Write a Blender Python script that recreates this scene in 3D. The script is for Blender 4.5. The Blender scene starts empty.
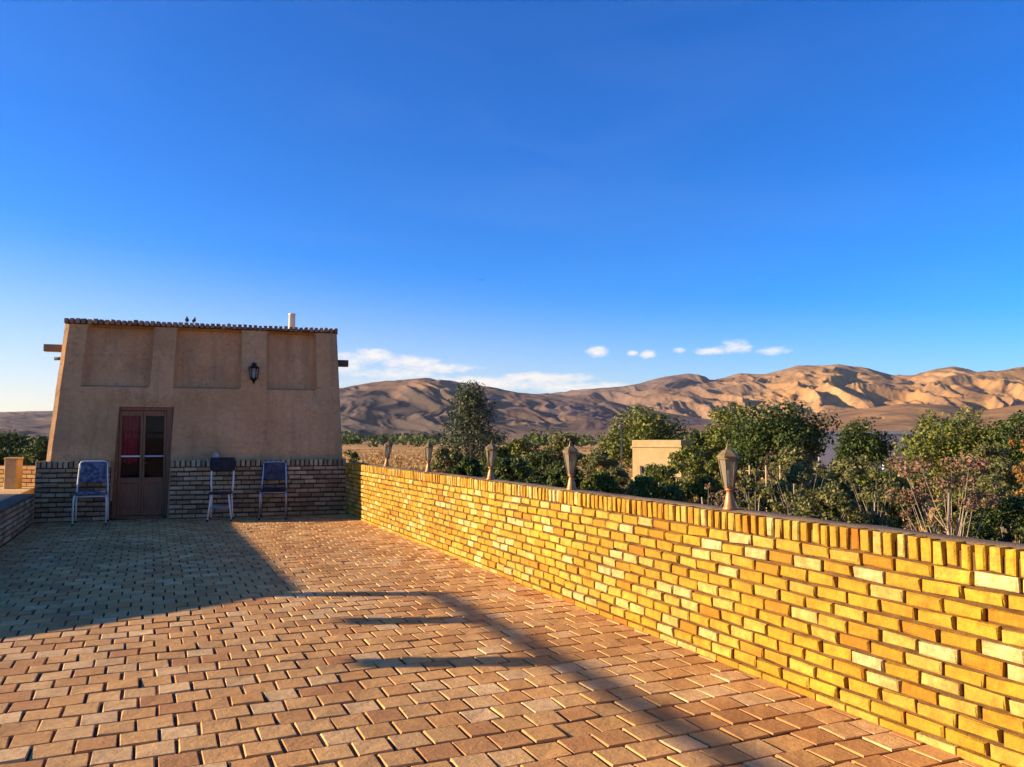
import bpy, math, random
import numpy as np
from mathutils import Vector, Matrix

random.seed(7)
R = math.radians
scene = bpy.context.scene
COL = scene.collection
EYE = 1.4
FPX, IW, IH = 800.0, 1024, 767
YAW, PITCH = R(24.3), math.atan((437 - IH / 2) / FPX)

# ------------------------------------------------------------------ helpers
class MB:
    """collects geometry, builds ONE mesh object"""
    def __init__(self):
        self.v, self.f, self.m, self.s = [], [], [], []
    def face(self, idx, mat=0, smooth=False):
        self.f.append(tuple(idx)); self.m.append(mat); self.s.append(smooth)
    def add(self, verts, faces, mat=0, smooth=False):
        b = len(self.v)
        self.v.extend([tuple(p) for p in verts])
        for q in faces:
            self.face([b + i for i in q], mat, smooth)
    def block(self, o, a, b, c, la, lb, lc, bev=0.0, mat=0, jit=0.0, back=True):
        """box centred on o with half sizes la, lb, lc along a, b, c; chamfered"""
        o, a, b, c = Vector(o), Vector(a), Vector(b), Vector(c)
        vs = []
        def P(x, y, z):
            j = Vector((random.uniform(-jit, jit), random.uniform(-jit, jit), random.uniform(-jit, jit))) if jit else Vector((0, 0, 0))
            return o + a * x + b * y + c * z + j
        if bev <= 0:
            for z in (-lc, lc):
                for x, y in ((-la, -lb), (la, -lb), (la, lb), (-la, lb)):
                    vs.append(P(x, y, z))
            fs = [(4, 5, 6, 7), (0, 1, 5, 4), (1, 2, 6, 5), (2, 3, 7, 6), (3, 0, 4, 7)]
            if back: fs.append((3, 2, 1, 0))
        else:
            for z, i in ((-lc, 0), (lc - bev, 0), (lc, bev)):
                for x, y in ((-la + i, -lb + i), (la - i, -lb + i), (la - i, lb - i), (-la + i, lb - i)):
                    vs.append(P(x, y, z))
            fs = [(8, 9, 10, 11)]
            for k in (0, 4):
                for i in range(4):
                    n = (i + 1) % 4
                    fs.append((k + i, k + n, k + 4 + n, k + 4 + i))
            if back: fs.append((3, 2, 1, 0))
        self.add(vs, fs, mat)
    def box(self, x0, x1, y0, y1, z0, z1, mat=0, bev=0.0):
        if bev:
            self.rbox(x0, x1, y0, y1, z0, z1, bev, mat); return
        self.block(((x0 + x1) / 2, (y0 + y1) / 2, (z0 + z1) / 2), (1, 0, 0), (0, 1, 0), (0, 0, 1),
                   (x1 - x0) / 2, (y1 - y0) / 2, (z1 - z0) / 2, 0, mat)
    def rbox(self, x0, x1, y0, y1, z0, z1, r, mat=0):
        """box with all twelve edges chamfered"""
        X, Y, Z = (x0, x1), (y0, y1), (z0, z1)
        vs, idx = [], {}
        for i in (0, 1):
            for j in (0, 1):
                for k in (0, 1):
                    sx, sy, sz = (1, -1)[i] * r, (1, -1)[j] * r, (1, -1)[k] * r
                    for ax, p in enumerate(((X[i], Y[j] + sy, Z[k] + sz), (X[i] + sx, Y[j], Z[k] + sz), (X[i] + sx, Y[j] + sy, Z[k]))):
                        idx[(i, j, k, ax)] = len(vs); vs.append(p)
        fs = []
        for ax in range(3):
            for s in (0, 1):
                q = []
                for (u, w) in ((0, 0), (1, 0), (1, 1), (0, 1)):
                    key = [0, 0, 0]; key[ax] = s; key[(ax + 1) % 3] = u; key[(ax + 2) % 3] = w
                    q.append(idx[tuple(key) + (ax,)])
                fs.append(q if s else q[::-1])
        for ax in range(3):
            o1, o2 = (ax + 1) % 3, (ax + 2) % 3
            for u in (0, 1):
                for w in (0, 1):
                    k0, k1 = [0] * 3, [0] * 3
                    k0[o1] = k1[o1] = u; k0[o2] = k1[o2] = w; k1[ax] = 1
                    q = [idx[tuple(k0) + (o1,)], idx[tuple(k1) + (o1,)], idx[tuple(k1) + (o2,)], idx[tuple(k0) + (o2,)]]
                    fs.append(q if u != w else q[::-1])
        for i in (0, 1):
            for j in (0, 1):
                for k in (0, 1):
                    q = [idx[(i, j, k, 0)], idx[(i, j, k, 1)], idx[(i, j, k, 2)]]
                    fs.append(q if (i + j + k) % 2 else q[::-1])
        self.add(vs, fs, mat)
    def tube(self, pts, rad, n=8, mat=0, caps=True):
        pts = [Vector(p) for p in pts]
        rads = rad if isinstance(rad, (list, tuple)) else [rad] * len(pts)
        t0 = (pts[1] - pts[0]).normalized()
        up = Vector((0, 0, 1)) if abs(t0.z) < 0.9 else Vector((1, 0, 0))
        nrm = t0.cross(up).normalized()
        base = len(self.v)
        for i, p in enumerate(pts):
            if i == 0: t = t0
            elif i == len(pts) - 1: t = (pts[i] - pts[i - 1]).normalized()
            else: t = ((pts[i] - pts[i - 1]).normalized() + (pts[i + 1] - pts[i]).normalized()).normalized()
            nrm = (nrm - t * nrm.dot(t)).normalized()
            bn = t.cross(nrm)
            for k in range(n):
                a = 2 * math.pi * k / n
                self.v.append(tuple(p + (nrm * math.cos(a) + bn * math.sin(a)) * rads[i]))
        for i in range(len(pts) - 1):
            for k in range(n):
                k2 = (k + 1) % n
                self.face((base + i * n + k, base + i * n + k2, base + (i + 1) * n + k2, base + (i + 1) * n + k), mat, True)
        if caps:
            self.face([base + k for k in range(n)][::-1], mat)
            e = base + (len(pts) - 1) * n
            self.face([e + k for k in range(n)], mat)
    def lathe(self, prof, n=16, c=(0, 0, 0), mat=0, smooth=True, off=0.0):
        base = len(self.v)
        for r, z in prof:
            for k in range(n):
                a = 2 * math.pi * (k + off) / n
                self.v.append((c[0] + r * math.cos(a), c[1] + r * math.sin(a), c[2] + z))
        for i in range(len(prof) - 1):
            for k in range(n):
                k2 = (k + 1) % n
                self.face((base + i * n + k, base + i * n + k2, base + (i + 1) * n + k2, base + (i + 1) * n + k), mat, smooth)
        self.face([base + k for k in range(n)][::-1], mat)
        e = base + (len(prof) - 1) * n
        self.face([e + k for k in range(n)], mat)
    def build(self, name, mats, parent=None, loc=None, rotz=None):
        me = bpy.data.meshes.new(name)
        me.from_pydata(self.v, [], self.f)
        for m in (mats if isinstance(mats, (list, tuple)) else [mats]):
            me.materials.append(m)
        me.polygons.foreach_set('material_index', self.m)
        me.polygons.foreach_set('use_smooth', self.s)
        me.update()
        return link(name, me, parent, loc, rotz)

def link(name, me, parent=None, loc=None, rotz=None):
    o = bpy.data.objects.new(name, me)
    COL.objects.link(o)
    if parent: o.parent = parent
    if loc is not None: o.location = loc
    if rotz is not None: o.rotation_euler = (0, 0, rotz)
    return o

def np_mesh(name, V, F, mats, midx=None, smooth=False):
    """V (n,3), F (m,4) arrays"""
    me = bpy.data.meshes.new(name)
    k = F.shape[1]
    me.vertices.add(len(V)); me.vertices.foreach_set('co', V.astype(np.float32).ravel())
    me.loops.add(F.size); me.loops.foreach_set('vertex_index', F.astype(np.int32).ravel())
    me.polygons.add(len(F)); me.polygons.foreach_set('loop_start', np.arange(0, F.size, k, dtype=np.int32))
    for m in mats: me.materials.append(m)
    if midx is not None: me.polygons.foreach_set('material_index', midx.astype(np.int32))
    me.polygons.foreach_set('use_smooth', np.full(len(F), smooth))
    me.update(calc_edges=True); me.validate()
    return me

def tag(o, label=None, cat=None, group=None, kind=None):
    if label: o['label'] = label
    if cat: o['category'] = cat
    if group: o['group'] = group
    if kind: o['kind'] = kind
    return o

def thing(name, label, cat, loc=(0, 0, 0), rotz=0, group=None):
    o = bpy.data.objects.new(name, None); COL.objects.link(o)
    o.empty_display_size = 0.1
    o.location = loc; o.rotation_euler = (0, 0, rotz)
    return tag(o, label, cat, group)

def copy_tree(o, parent=None):
    c = o.copy(); COL.objects.link(c)
    if parent: c.parent = parent
    for ch in list(o.children): copy_tree(ch, c)
    return c

def az_of(px):          # bearing (from +Y, clockwise) of an image column near the horizon
    return YAW + math.atan((px - IW / 2) / FPX)
def at(px, D):          # ground point seen at column px, at optical depth D
    u = (px - IW / 2) / FPX
    return (D * (math.sin(YAW) + u * math.cos(YAW)), D * (math.cos(YAW) - u * math.sin(YAW)))
def z_at(py, D):
    return EYE + (437 - py) / FPX * D

# ------------------------------------------------------------------ materials
def mat(name, base=(0.5, 0.5, 0.5), rough=0.8, metal=0.0, spec=0.5):
    m = bpy.data.materials.new(name); m.use_nodes = True
    p = m.node_tree.nodes['Principled BSDF']
    p.inputs['Base Color'].default_value = (*base, 1)
    p.inputs['Roughness'].default_value = rough
    p.inputs['Metallic'].default_value = metal
    p.inputs['Specular IOR Level'].default_value = spec
    return m, m.node_tree, p
def node(nt, t, **kw):
    n = nt.nodes.new(t)
    for k, v in kw.items(): setattr(n, k, v)
    return n
def noise(nt, scale, detail=4, rough=0.55, coord='Object', dist=0.0, vec=None):
    n = node(nt, 'ShaderNodeTexNoise')
    n.inputs['Scale'].default_value = scale; n.inputs['Detail'].default_value = detail
    n.inputs['Roughness'].default_value = rough; n.inputs['Distortion'].default_value = dist
    if vec is None:
        tc = node(nt, 'ShaderNodeTexCoord'); vec = tc.outputs[coord]
    nt.links.new(vec, n.inputs['Vector'])
    return n.outputs['Fac']
def ramp(nt, fac, stops, interp='LINEAR'):
    r = node(nt, 'ShaderNodeValToRGB'); r.color_ramp.interpolation = interp
    e = r.color_ramp.elements
    while len(e) < len(stops): e.new(0.5)
    for i, (p, c) in enumerate(stops):
        e[i].position = p; e[i].color = (*c, 1) if len(c) == 3 else c
    nt.links.new(fac, r.inputs['Fac'])
    return r.outputs['Color']
def mixc(nt, fac, a, b, mode='MIX'):
    n = node(nt, 'ShaderNodeMix', data_type='RGBA', blend_type=mode)
    for s, v in ((n.inputs[0], fac), (n.inputs[6], a), (n.inputs[7], b)):
        if isinstance(v, (int, float)): s.default_value = v
        elif isinstance(v, tuple): s.default_value = (*v, 1)
        else: nt.links.new(v, s)
    return n.outputs[2]
def bump(nt, p, h, strength=0.4, dist=0.02):
    b = node(nt, 'ShaderNodeBump'); b.inputs['Strength'].default_value = strength; b.inputs['Distance'].default_value = dist
    nt.links.new(h, b.inputs['Height']); nt.links.new(b.outputs['Normal'], p.inputs['Normal'])
def island(nt):
    return node(nt, 'ShaderNodeNewGeometry').outputs['Random Per Island']

def brick_mat(name, stops, rough=0.85, stain=(0.22, 0.12, 0.05), stain_amt=0.35, bs=0.5, fine=60, grain=0.55):
    m, nt, p = mat(name, rough=rough, spec=0.25)
    c = ramp(nt, island(nt), stops)
    n0 = noise(nt, 3.2, 3, 0.6)
    c = mixc(nt, 0.5, c, ramp(nt, n0, [(0.32, (0.72, 0.66, 0.6)), (0.68, (1.2, 1.22, 1.25))]), 'MULTIPLY')
    nb = noise(nt, 0.75, 6, 0.65)
    c = mixc(nt, 0.8, c, ramp(nt, nb, [(0.34, (0.72, 0.69, 0.68)), (0.62, (1.12, 1.12, 1.12))]), 'MULTIPLY')
    n1 = noise(nt, 17, 6, 0.65)
    c = mixc(nt, ramp(nt, n1, [(0.42, (0, 0, 0)), (0.75, (stain_amt,) * 3)]), c, stain)
    n2 = noise(nt, fine, 4, 0.7)
    c = mixc(nt, grain, c, ramp(nt, n2, [(0.3, (0.62, 0.62, 0.62)), (0.7, (1.2, 1.2, 1.2))]), 'MULTIPLY')
    nt.links.new(c, p.inputs['Base Color'])
    mx = node(nt, 'ShaderNodeMath', operation='ADD'); nt.links.new(n2, mx.inputs[0]); nt.links.new(n1, mx.inputs[1])
    bump(nt, p, mx.outputs[0], bs, 0.006)
    return m
def rough_mat(name, a, b, s1=4, s2=40, rough=0.9, bs=0.5, bd=0.02, lo=0.35, hi=0.65):
    m, nt, p = mat(name, rough=rough, spec=0.2)
    n1 = noise(nt, s1, 5, 0.6); n2 = noise(nt, s2, 5, 0.65)
    c = mixc(nt, ramp(nt, n1, [(lo, (0, 0, 0)), (hi, (1, 1, 1))]), a, b)
    c = mixc(nt, 0.5, c, ramp(nt, n2, [(0.3, (0.7, 0.7, 0.7)), (0.7, (1.2, 1.2, 1.2))]), 'MULTIPLY')
    nt.links.new(c, p.inputs['Base Color'])
    bump(nt, p, n2, bs, bd)
    return m
def leaf_mat(name, stops, trans=0.25):
    m, nt, p = mat(name, rough=0.6, spec=0.3)
    c = ramp(nt, island(nt), stops)
    nt.links.new(c, p.inputs['Base Color'])
    t = node(nt, 'ShaderNodeBsdfTranslucent'); nt.links.new(c, t.inputs['Color'])
    mx = node(nt, 'ShaderNodeMixShader'); mx.inputs[0].default_value = trans
    out = nt.nodes['Material Output']
    nt.links.new(p.outputs[0], mx.inputs[1]); nt.links.new(t.outputs[0], mx.inputs[2]); nt.links.new(mx.outputs[0], out.inputs['Surface'])
    return m

M = {}
M['wall_brick'] = brick_mat('yellow_brick', [(0, (0.36, 0.13, 0.008)), (0.04, (0.39, 0.175, 0.009)), (0.2, (0.42, 0.225, 0.012)), (0.55, (0.46, 0.275, 0.020)), (0.8, (0.49, 0.34, 0.055)), (1, (0.57, 0.46, 0.19))], stain=(0.30, 0.10, 0.010), stain_amt=0.75, bs=0.9)
M['plinth_brick'] = brick_mat('buff_brick', [(0, (0.24, 0.15, 0.075)), (0.3, (0.38, 0.26, 0.125)), (0.7, (0.48, 0.345, 0.175)), (1, (0.56, 0.43, 0.25))], stain=(0.12, 0.08, 0.05), stain_amt=0.5)
M['cornice_brick'] = brick_mat('cornice_brick', [(0, (0.22, 0.10, 0.06)), (0.5, (0.34, 0.18, 0.10)), (1, (0.44, 0.28, 0.17))])
M['mortar'] = rough_mat('mortar', (0.06, 0.030, 0.010), (0.17, 0.085, 0.025), 6, 80)
M['plinth_mortar'] = rough_mat('plinth_mortar', (0.055, 0.04, 0.028), (0.10, 0.07, 0.045), 6, 80)
M['coping'] = rough_mat('coping_mortar', (0.13, 0.08, 0.045), (0.21, 0.135, 0.08), 5, 60)
M['paver'] = brick_mat('clay_paver', [(0, (0.50, 0.225, 0.07)), (0.25, (0.60, 0.305, 0.092)), (0.75, (0.67, 0.37, 0.125)), (1, (0.72, 0.46, 0.20))], stain=(0.36, 0.17, 0.06), stain_amt=0.55, bs=0.6, fine=38, grain=0.32)
M['joint'] = rough_mat('joint_sand', (0.045, 0.027, 0.018), (0.13, 0.08, 0.045), 8, 90)

def adobe():
    m, nt, p = mat('straw_mud_plaster', rough=0.95, spec=0.1)
    n1 = noise(nt, 1.1, 5, 0.6); n2 = noise(nt, 14, 6, 0.7); n3 = noise(nt, 120, 3, 0.7)
    c = mixc(nt, ramp(nt, n1, [(0.38, (0, 0, 0)), (0.60, (1, 1, 1))]), (0.55, 0.30, 0.135), (0.67, 0.385, 0.185))
    c = mixc(nt, 0.6, c, ramp(nt, n2, [(0.3, (0.72, 0.70, 0.68)), (0.7, (1.15, 1.13, 1.1))]), 'MULTIPLY')
    c = mixc(nt, 0.5, c, ramp(nt, n3, [(0.35, (0.7, 0.7, 0.7)), (0.7, (1.25, 1.2, 1.1))]), 'MULTIPLY')
    # rain streaks below the roof edge (dirt with its own shape)
    tc = node(nt, 'ShaderNodeTexCoord'); mp = node(nt, 'ShaderNodeMapping'); mp.inputs['Scale'].default_value = (5, 5, 0.35)
    nt.links.new(tc.outputs['Object'], mp.inputs['Vector'])
    n4 = noise(nt, 1.5, 5, 0.6, vec=mp.outputs[0])
    c = mixc(nt, ramp(nt, n4, [(0.5, (0, 0, 0)), (0.72, (0.4, 0.4, 0.4))]), c, (0.25, 0.145, 0.09))
    vo = node(nt, 'ShaderNodeTexVoronoi', feature='DISTANCE_TO_EDGE'); vo.inputs['Scale'].default_value = 1.15
    wv = node(nt, 'ShaderNodeVectorMath', operation='ADD'); wn = node(nt, 'ShaderNodeTexNoise'); wn.inputs['Scale'].default_value = 2.5; wn.inputs['Detail'].default_value = 6
    nt.links.new(tc.outputs['Object'], wn.inputs['Vector']); nt.links.new(tc.outputs['Object'], wv.inputs[0]); nt.links.new(wn.outputs['Color'], wv.inputs[1]); nt.links.new(wv.outputs[0], vo.inputs['Vector'])
    c = mixc(nt, ramp(nt, vo.outputs['Distance'], [(0.0, (0.45,) * 3), (0.012, (0, 0, 0))]), c, (0.16, 0.095, 0.06))
    nt.links.new(c, p.inputs['Base Color'])
    ad = node(nt, 'ShaderNodeMath', operation='ADD'); nt.links.new(n2, ad.inputs[0]); nt.links.new(n3, ad.inputs[1])
    bump(nt, p, ad.outputs[0], 0.5, 0.02)
    return m
M['adobe'] = adobe()
M['adobe_far'] = rough_mat('yellow_mud_wall', (0.44, 0.30, 0.13), (0.52, 0.37, 0.17), 1.5, 12)
M['roof_mud'] = rough_mat('mud_roof', (0.46, 0.31, 0.13), (0.58, 0.42, 0.20), 1.0, 20)
M['orange_brick'] = brick_mat('orange_brick', [(0, (0.40, 0.17, 0.05)), (0.5, (0.50, 0.25, 0.08)), (1, (0.58, 0.34, 0.12))])
M['grey_render'] = rough_mat('grey_render', (0.30, 0.27, 0.28), (0.38, 0.34, 0.34), 1.0, 10)
M['concrete'] = rough_mat('pale_concrete', (0.50, 0.44, 0.36), (0.6, 0.54, 0.45), 3, 30)

def wood(name, a, b, rough=0.45):
    m, nt, p = mat(name, rough=rough)
    tc = node(nt, 'ShaderNodeTexCoord'); mp = node(nt, 'ShaderNodeMapping'); mp.inputs['Scale'].default_value = (30, 30, 2)
    nt.links.new(tc.outputs['Object'], mp.inputs['Vector'])
    n = noise(nt, 1.5, 5, 0.6, vec=mp.outputs[0], dist=0.6)
    nt.links.new(ramp(nt, n, [(0.3, a), (0.7, b)]), p.inputs['Base Color'])
    bump(nt, p, n, 0.15, 0.004)
    return m
M['door_wood'] = wood('red_brown_door_wood', (0.17, 0.060, 0.021), (0.28, 0.105, 0.038))
M['beam_wood'] = wood('beam_wood', (0.30, 0.14, 0.05), (0.42, 0.21, 0.08), 0.8)
M['dark_wood'] = wood('dark_beam_wood', (0.06, 0.04, 0.03), (0.10, 0.065, 0.045), 0.8)
M['bark'] = rough_mat('bark', (0.10, 0.07, 0.045), (0.19, 0.14, 0.095), 8, 50)
M['pale_bark'] = rough_mat('pale_bark', (0.28, 0.20, 0.13), (0.40, 0.30, 0.20), 8, 50)
M['black_metal'] = mat('black_metal', (0.012, 0.012, 0.013), 0.35, 0.6)[0]
M['white_tube'] = mat('white_painted_tube', (0.80, 0.74, 0.63), 0.3)[0]
M['grey_tube'] = mat('grey_steel_tube', (0.42, 0.44, 0.47), 0.35, 0.7)[0]
M['steel'] = rough_mat('galvanised_steel', (0.42, 0.40, 0.40), (0.55, 0.52, 0.50), 5, 30, rough=0.4, bs=0.1)
M['white_paint'] = rough_mat('white_paint', (0.7, 0.68, 0.62), (0.8, 0.78, 0.72), 5, 30, rough=0.5, bs=0.1)
M['copper'] = rough_mat('aged_copper', (0.36, 0.15, 0.06), (0.46, 0.21, 0.09), 12, 60, rough=0.45, bs=0.15, bd=0.004)
M['copper'].node_tree.nodes['Principled BSDF'].inputs['Metallic'].default_value = 0.35
M['brass_frame'] = rough_mat('dull_brass_frame', (0.13, 0.085, 0.038), (0.22, 0.145, 0.065), 15, 60, rough=0.45, bs=0.1)
M['lamp_glass'] = None
M['clear_glass'] = None
def glass(name, tint, amt):
    m, nt, p = mat(name, tint, 0.03)
    t = node(nt, 'ShaderNodeBsdfTransparent'); t.inputs['Color'].default_value = (0.9, 0.93, 0.95, 1)
    mx = node(nt, 'ShaderNodeMixShader'); mx.inputs[0].default_value = amt
    nt.links.new(p.outputs[0], mx.inputs[1]); nt.links.new(t.outputs[0], mx.inputs[2])
    nt.links.new(mx.outputs[0], nt.nodes['Material Output'].inputs['Surface'])
    return m
M['pane'] = glass('door_pane_glass', (0.008, 0.010, 0.018), 0.82)
M['lamp_glass'] = glass('milky_lamp_glass', (0.26, 0.21, 0.14), 0.30)
M['lantern_glass'] = glass('lantern_glass', (0.3, 0.3, 0.3), 0.45)
M['window_dark'] = mat('dark_window_glass', (0.02, 0.022, 0.028), 0.08)[0]
M['curtain'] = rough_mat('red_curtain', (0.62, 0.015, 0.04), (0.75, 0.03, 0.06), 6, 40)
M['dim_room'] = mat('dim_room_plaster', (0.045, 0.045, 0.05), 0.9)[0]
def patterned():
    m, nt, p = mat('blue_patterned_cloth', rough=0.85)
    v = node(nt, 'ShaderNodeTexVoronoi'); v.inputs['Scale'].default_value = 9
    tc = node(nt, 'ShaderNodeTexCoord'); nt.links.new(tc.outputs['Object'], v.inputs['Vector'])
    c = ramp(nt, v.outputs['Distance'], [(0.0, (0.34, 0.32, 0.31)), (0.22, (0.11, 0.115, 0.16)), (0.5, (0.035, 0.04, 0.075)), (0.8, (0.11, 0.11, 0.14))])
    c = mixc(nt, ramp(nt, noise(nt, 14, 3), [(0.45, (0, 0, 0)), (0.6, (0.7, 0.7, 0.7))]), c, (0.20, 0.20, 0.25))
    nt.links.new(c, p.inputs['Base Color'])
    bump(nt, p, noise(nt, 300, 2), 0.3, 0.002)
    return m
M['pattern'] = patterned()
M['navy'] = rough_mat('navy_cloth', (0.030, 0.036, 0.060), (0.085, 0.088, 0.105), 10, 200, bs=0.2, bd=0.003)
M['black_pad'] = rough_mat('black_vinyl', (0.012, 0.01, 0.014), (0.03, 0.024, 0.03), 10, 120, rough=0.5, bs=0.15, bd=0.003)
M['pink_clay'] = rough_mat('pale_pink_clay', (0.50, 0.34, 0.28), (0.58, 0.42, 0.35), 10, 80, bs=0.2)
M['feather'] = mat('dark_feathers', (0.025, 0.024, 0.028), 0.7)[0]

M['leaf_dark'] = leaf_mat('dark_green_leaves', [(0, (0.022, 0.040, 0.007)), (0.5, (0.044, 0.070, 0.010)), (0.85, (0.085, 0.108, 0.015)), (1, (0.17, 0.17, 0.025))])
M['leaf_mid'] = leaf_mat('mid_green_leaves', [(0, (0.045, 0.066, 0.009)), (0.5, (0.11, 0.13, 0.016)), (0.85, (0.20, 0.19, 0.024)), (1, (0.32, 0.27, 0.045))])
M['leaf_olive'] = leaf_mat('olive_leaves', [(0, (0.055, 0.060, 0.014)), (0.5, (0.125, 0.125, 0.032)), (0.85, (0.21, 0.185, 0.05)), (1, (0.32, 0.25, 0.08))])
M['leaf_pine'] = leaf_mat('conifer_needles', [(0, (0.025, 0.036, 0.018)), (0.5, (0.060, 0.074, 0.030)), (1, (0.14, 0.14, 0.05))], 0.12)
M['leaf_red'] = leaf_mat('reddish_leaves', [(0, (0.14, 0.06, 0.035)), (0.35, (0.27, 0.125, 0.07)), (0.55, (0.34, 0.18, 0.10)), (0.65, (0.10, 0.09, 0.03)), (0.85, (0.14, 0.12, 0.04)), (1, (0.38, 0.24, 0.13))])
M['leaf_orange'] = leaf_mat('orange_leaves', [(0, (0.25, 0.09, 0.02)), (0.5, (0.42, 0.18, 0.03)), (0.8, (0.14, 0.11, 0.03)), (1, (0.5, 0.26, 0.06))])

M['straw'] = leaf_mat('dry_straw', [(0, (0.22, 0.10, 0.03)), (0.4, (0.42, 0.22, 0.06)), (0.8, (0.52, 0.32, 0.10)), (1, (0.16, 0.14, 0.04))])
def ground_mat():
    m, nt, p = mat('dry_field_soil', rough=0.95, spec=0.1)
    n1 = noise(nt, 0.011, 5, 0.6, 'Object', 0.4); n2 = noise(nt, 0.06, 5, 0.6); n3 = noise(nt, 0.9, 5, 0.7)
    c = ramp(nt, n1, [(0.35, (0.46, 0.20, 0.06)), (0.47, (0.55, 0.26, 0.075)), (0.55, (0.62, 0.38, 0.13)), (0.68, (0.48, 0.27, 0.09))])
    c = mixc(nt, ramp(nt, n2, [(0.45, (0, 0, 0)), (0.7, (0.6, 0.6, 0.6))]), c, (0.16, 0.13, 0.05))
    c = mixc(nt, 0.5, c, ramp(nt, n3, [(0.3, (0.7, 0.7, 0.7)), (0.7, (1.25, 1.25, 1.2))]), 'MULTIPLY')
    nt.links.new(c, p.inputs['Base Color'])
    bump(nt, p, n3, 0.6, 0.3)
    return m
M['ground'] = ground_mat()
def hill_mat():
    m, nt, p = mat('dry_grass_hillside', rough=0.95, spec=0.05)
    at_ = node(nt, 'ShaderNodeAttribute', attribute_name='scrub_shade')  # scrub tone that also carries the left hills' shade in its colour
    n1 = noise(nt, 0.004, 6, 0.6); n2 = noise(nt, 0.02, 6, 0.7); n3 = noise(nt, 0.09, 4, 0.7)
    gold = ramp(nt, n1, [(0.3, (0.27, 0.135, 0.05)), (0.5, (0.355, 0.19, 0.074)), (0.7, (0.43, 0.25, 0.105))])
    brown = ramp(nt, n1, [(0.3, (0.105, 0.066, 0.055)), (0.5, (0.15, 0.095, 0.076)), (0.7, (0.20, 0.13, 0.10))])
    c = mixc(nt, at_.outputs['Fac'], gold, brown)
    c = mixc(nt, ramp(nt, n2, [(0.46, (0, 0, 0)), (0.64, (0.75, 0.75, 0.75))]), c, (0.115, 0.078, 0.055))
    sc = node(nt, 'ShaderNodeMath', operation='MULTIPLY'); nt.links.new(ramp(nt, n3, [(0.56, (0, 0, 0)), (0.64, (1, 1, 1))]), sc.inputs[0]); nt.links.new(at_.outputs['Fac'], sc.inputs[1])
    c = mixc(nt, sc.outputs[0], c, (0.07, 0.06, 0.04))
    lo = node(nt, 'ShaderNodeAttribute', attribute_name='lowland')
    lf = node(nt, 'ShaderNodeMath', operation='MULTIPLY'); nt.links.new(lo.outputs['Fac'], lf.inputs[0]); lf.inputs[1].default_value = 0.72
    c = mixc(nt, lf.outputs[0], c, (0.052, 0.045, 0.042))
    nt.links.new(c, p.inputs['Base Color'])
    bump(nt, p, n2, 0.5, 6.0)
    return m
M['hill'] = hill_mat()

# ------------------------------------------------------------------ setting: ground and hills
GZ = -4.0
def ground():
    rs = np.concatenate([[0.0], np.geomspace(6, 9000, 60)])
    na = 96
    V = [(0, 0, GZ)]
    for r in rs[1:]:
        for k in range(na):
            a = 2 * math.pi * k / na
            V.append((r * math.sin(a), r * math.cos(a), GZ))
    V = np.array(V)
    F = []
    for i in range(1, len(rs) - 1):
        b0, b1 = 1 + (i - 1) * na, 1 + i * na
        for k in range(na):
            k2 = (k + 1) % na
            F.append((b0 + k, b1 + k, b1 + k2, b0 + k2)[::-1])
    for k in range(0, na, 2):
        F.append((0, 1 + k, 1 + k + 1, 1 + (k + 2) % na)[::-1])
    me = np_mesh('ground', V, np.array(F), [M['ground']])
    tag(link('ground', me), kind='structure')
ground()

rng = np.random.default_rng(3)
def vnoise2(x, y, seed):
    """smooth value noise on arrays"""
    g = np.random.default_rng(seed).random((256, 256))
    xi, yi = np.floor(x).astype(int), np.floor(y).astype(int)
    fx, fy = x - xi, y - yi
    fx, fy = fx * fx * fx * (fx * (fx * 6 - 15) + 10), fy * fy * fy * (fy * (fy * 6 - 15) + 10)
    a, b = g[xi % 256, yi % 256], g[(xi + 1) % 256, yi % 256]
    c, d = g[xi % 256, (yi + 1) % 256], g[(xi + 1) % 256, (yi + 1) % 256]
    return (a * (1 - fx) + b * fx) * (1 - fy) + (c * (1 - fx) + d * fx) * fy
def ridged(x, y, seed, octs=4, gain=0.5):
    s, amp, tot = 0, 1.0, 0
    for o in range(octs):
        n = 1 - np.sqrt((2 * vnoise2(x * 2 ** o + 17.3 * o, y * 2 ** o + 5.1 * o, seed + o) - 1) ** 2 + 0.012)
        s = s + amp * n ** 1.15; tot += amp; amp *= gain
    return s / tot

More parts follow.
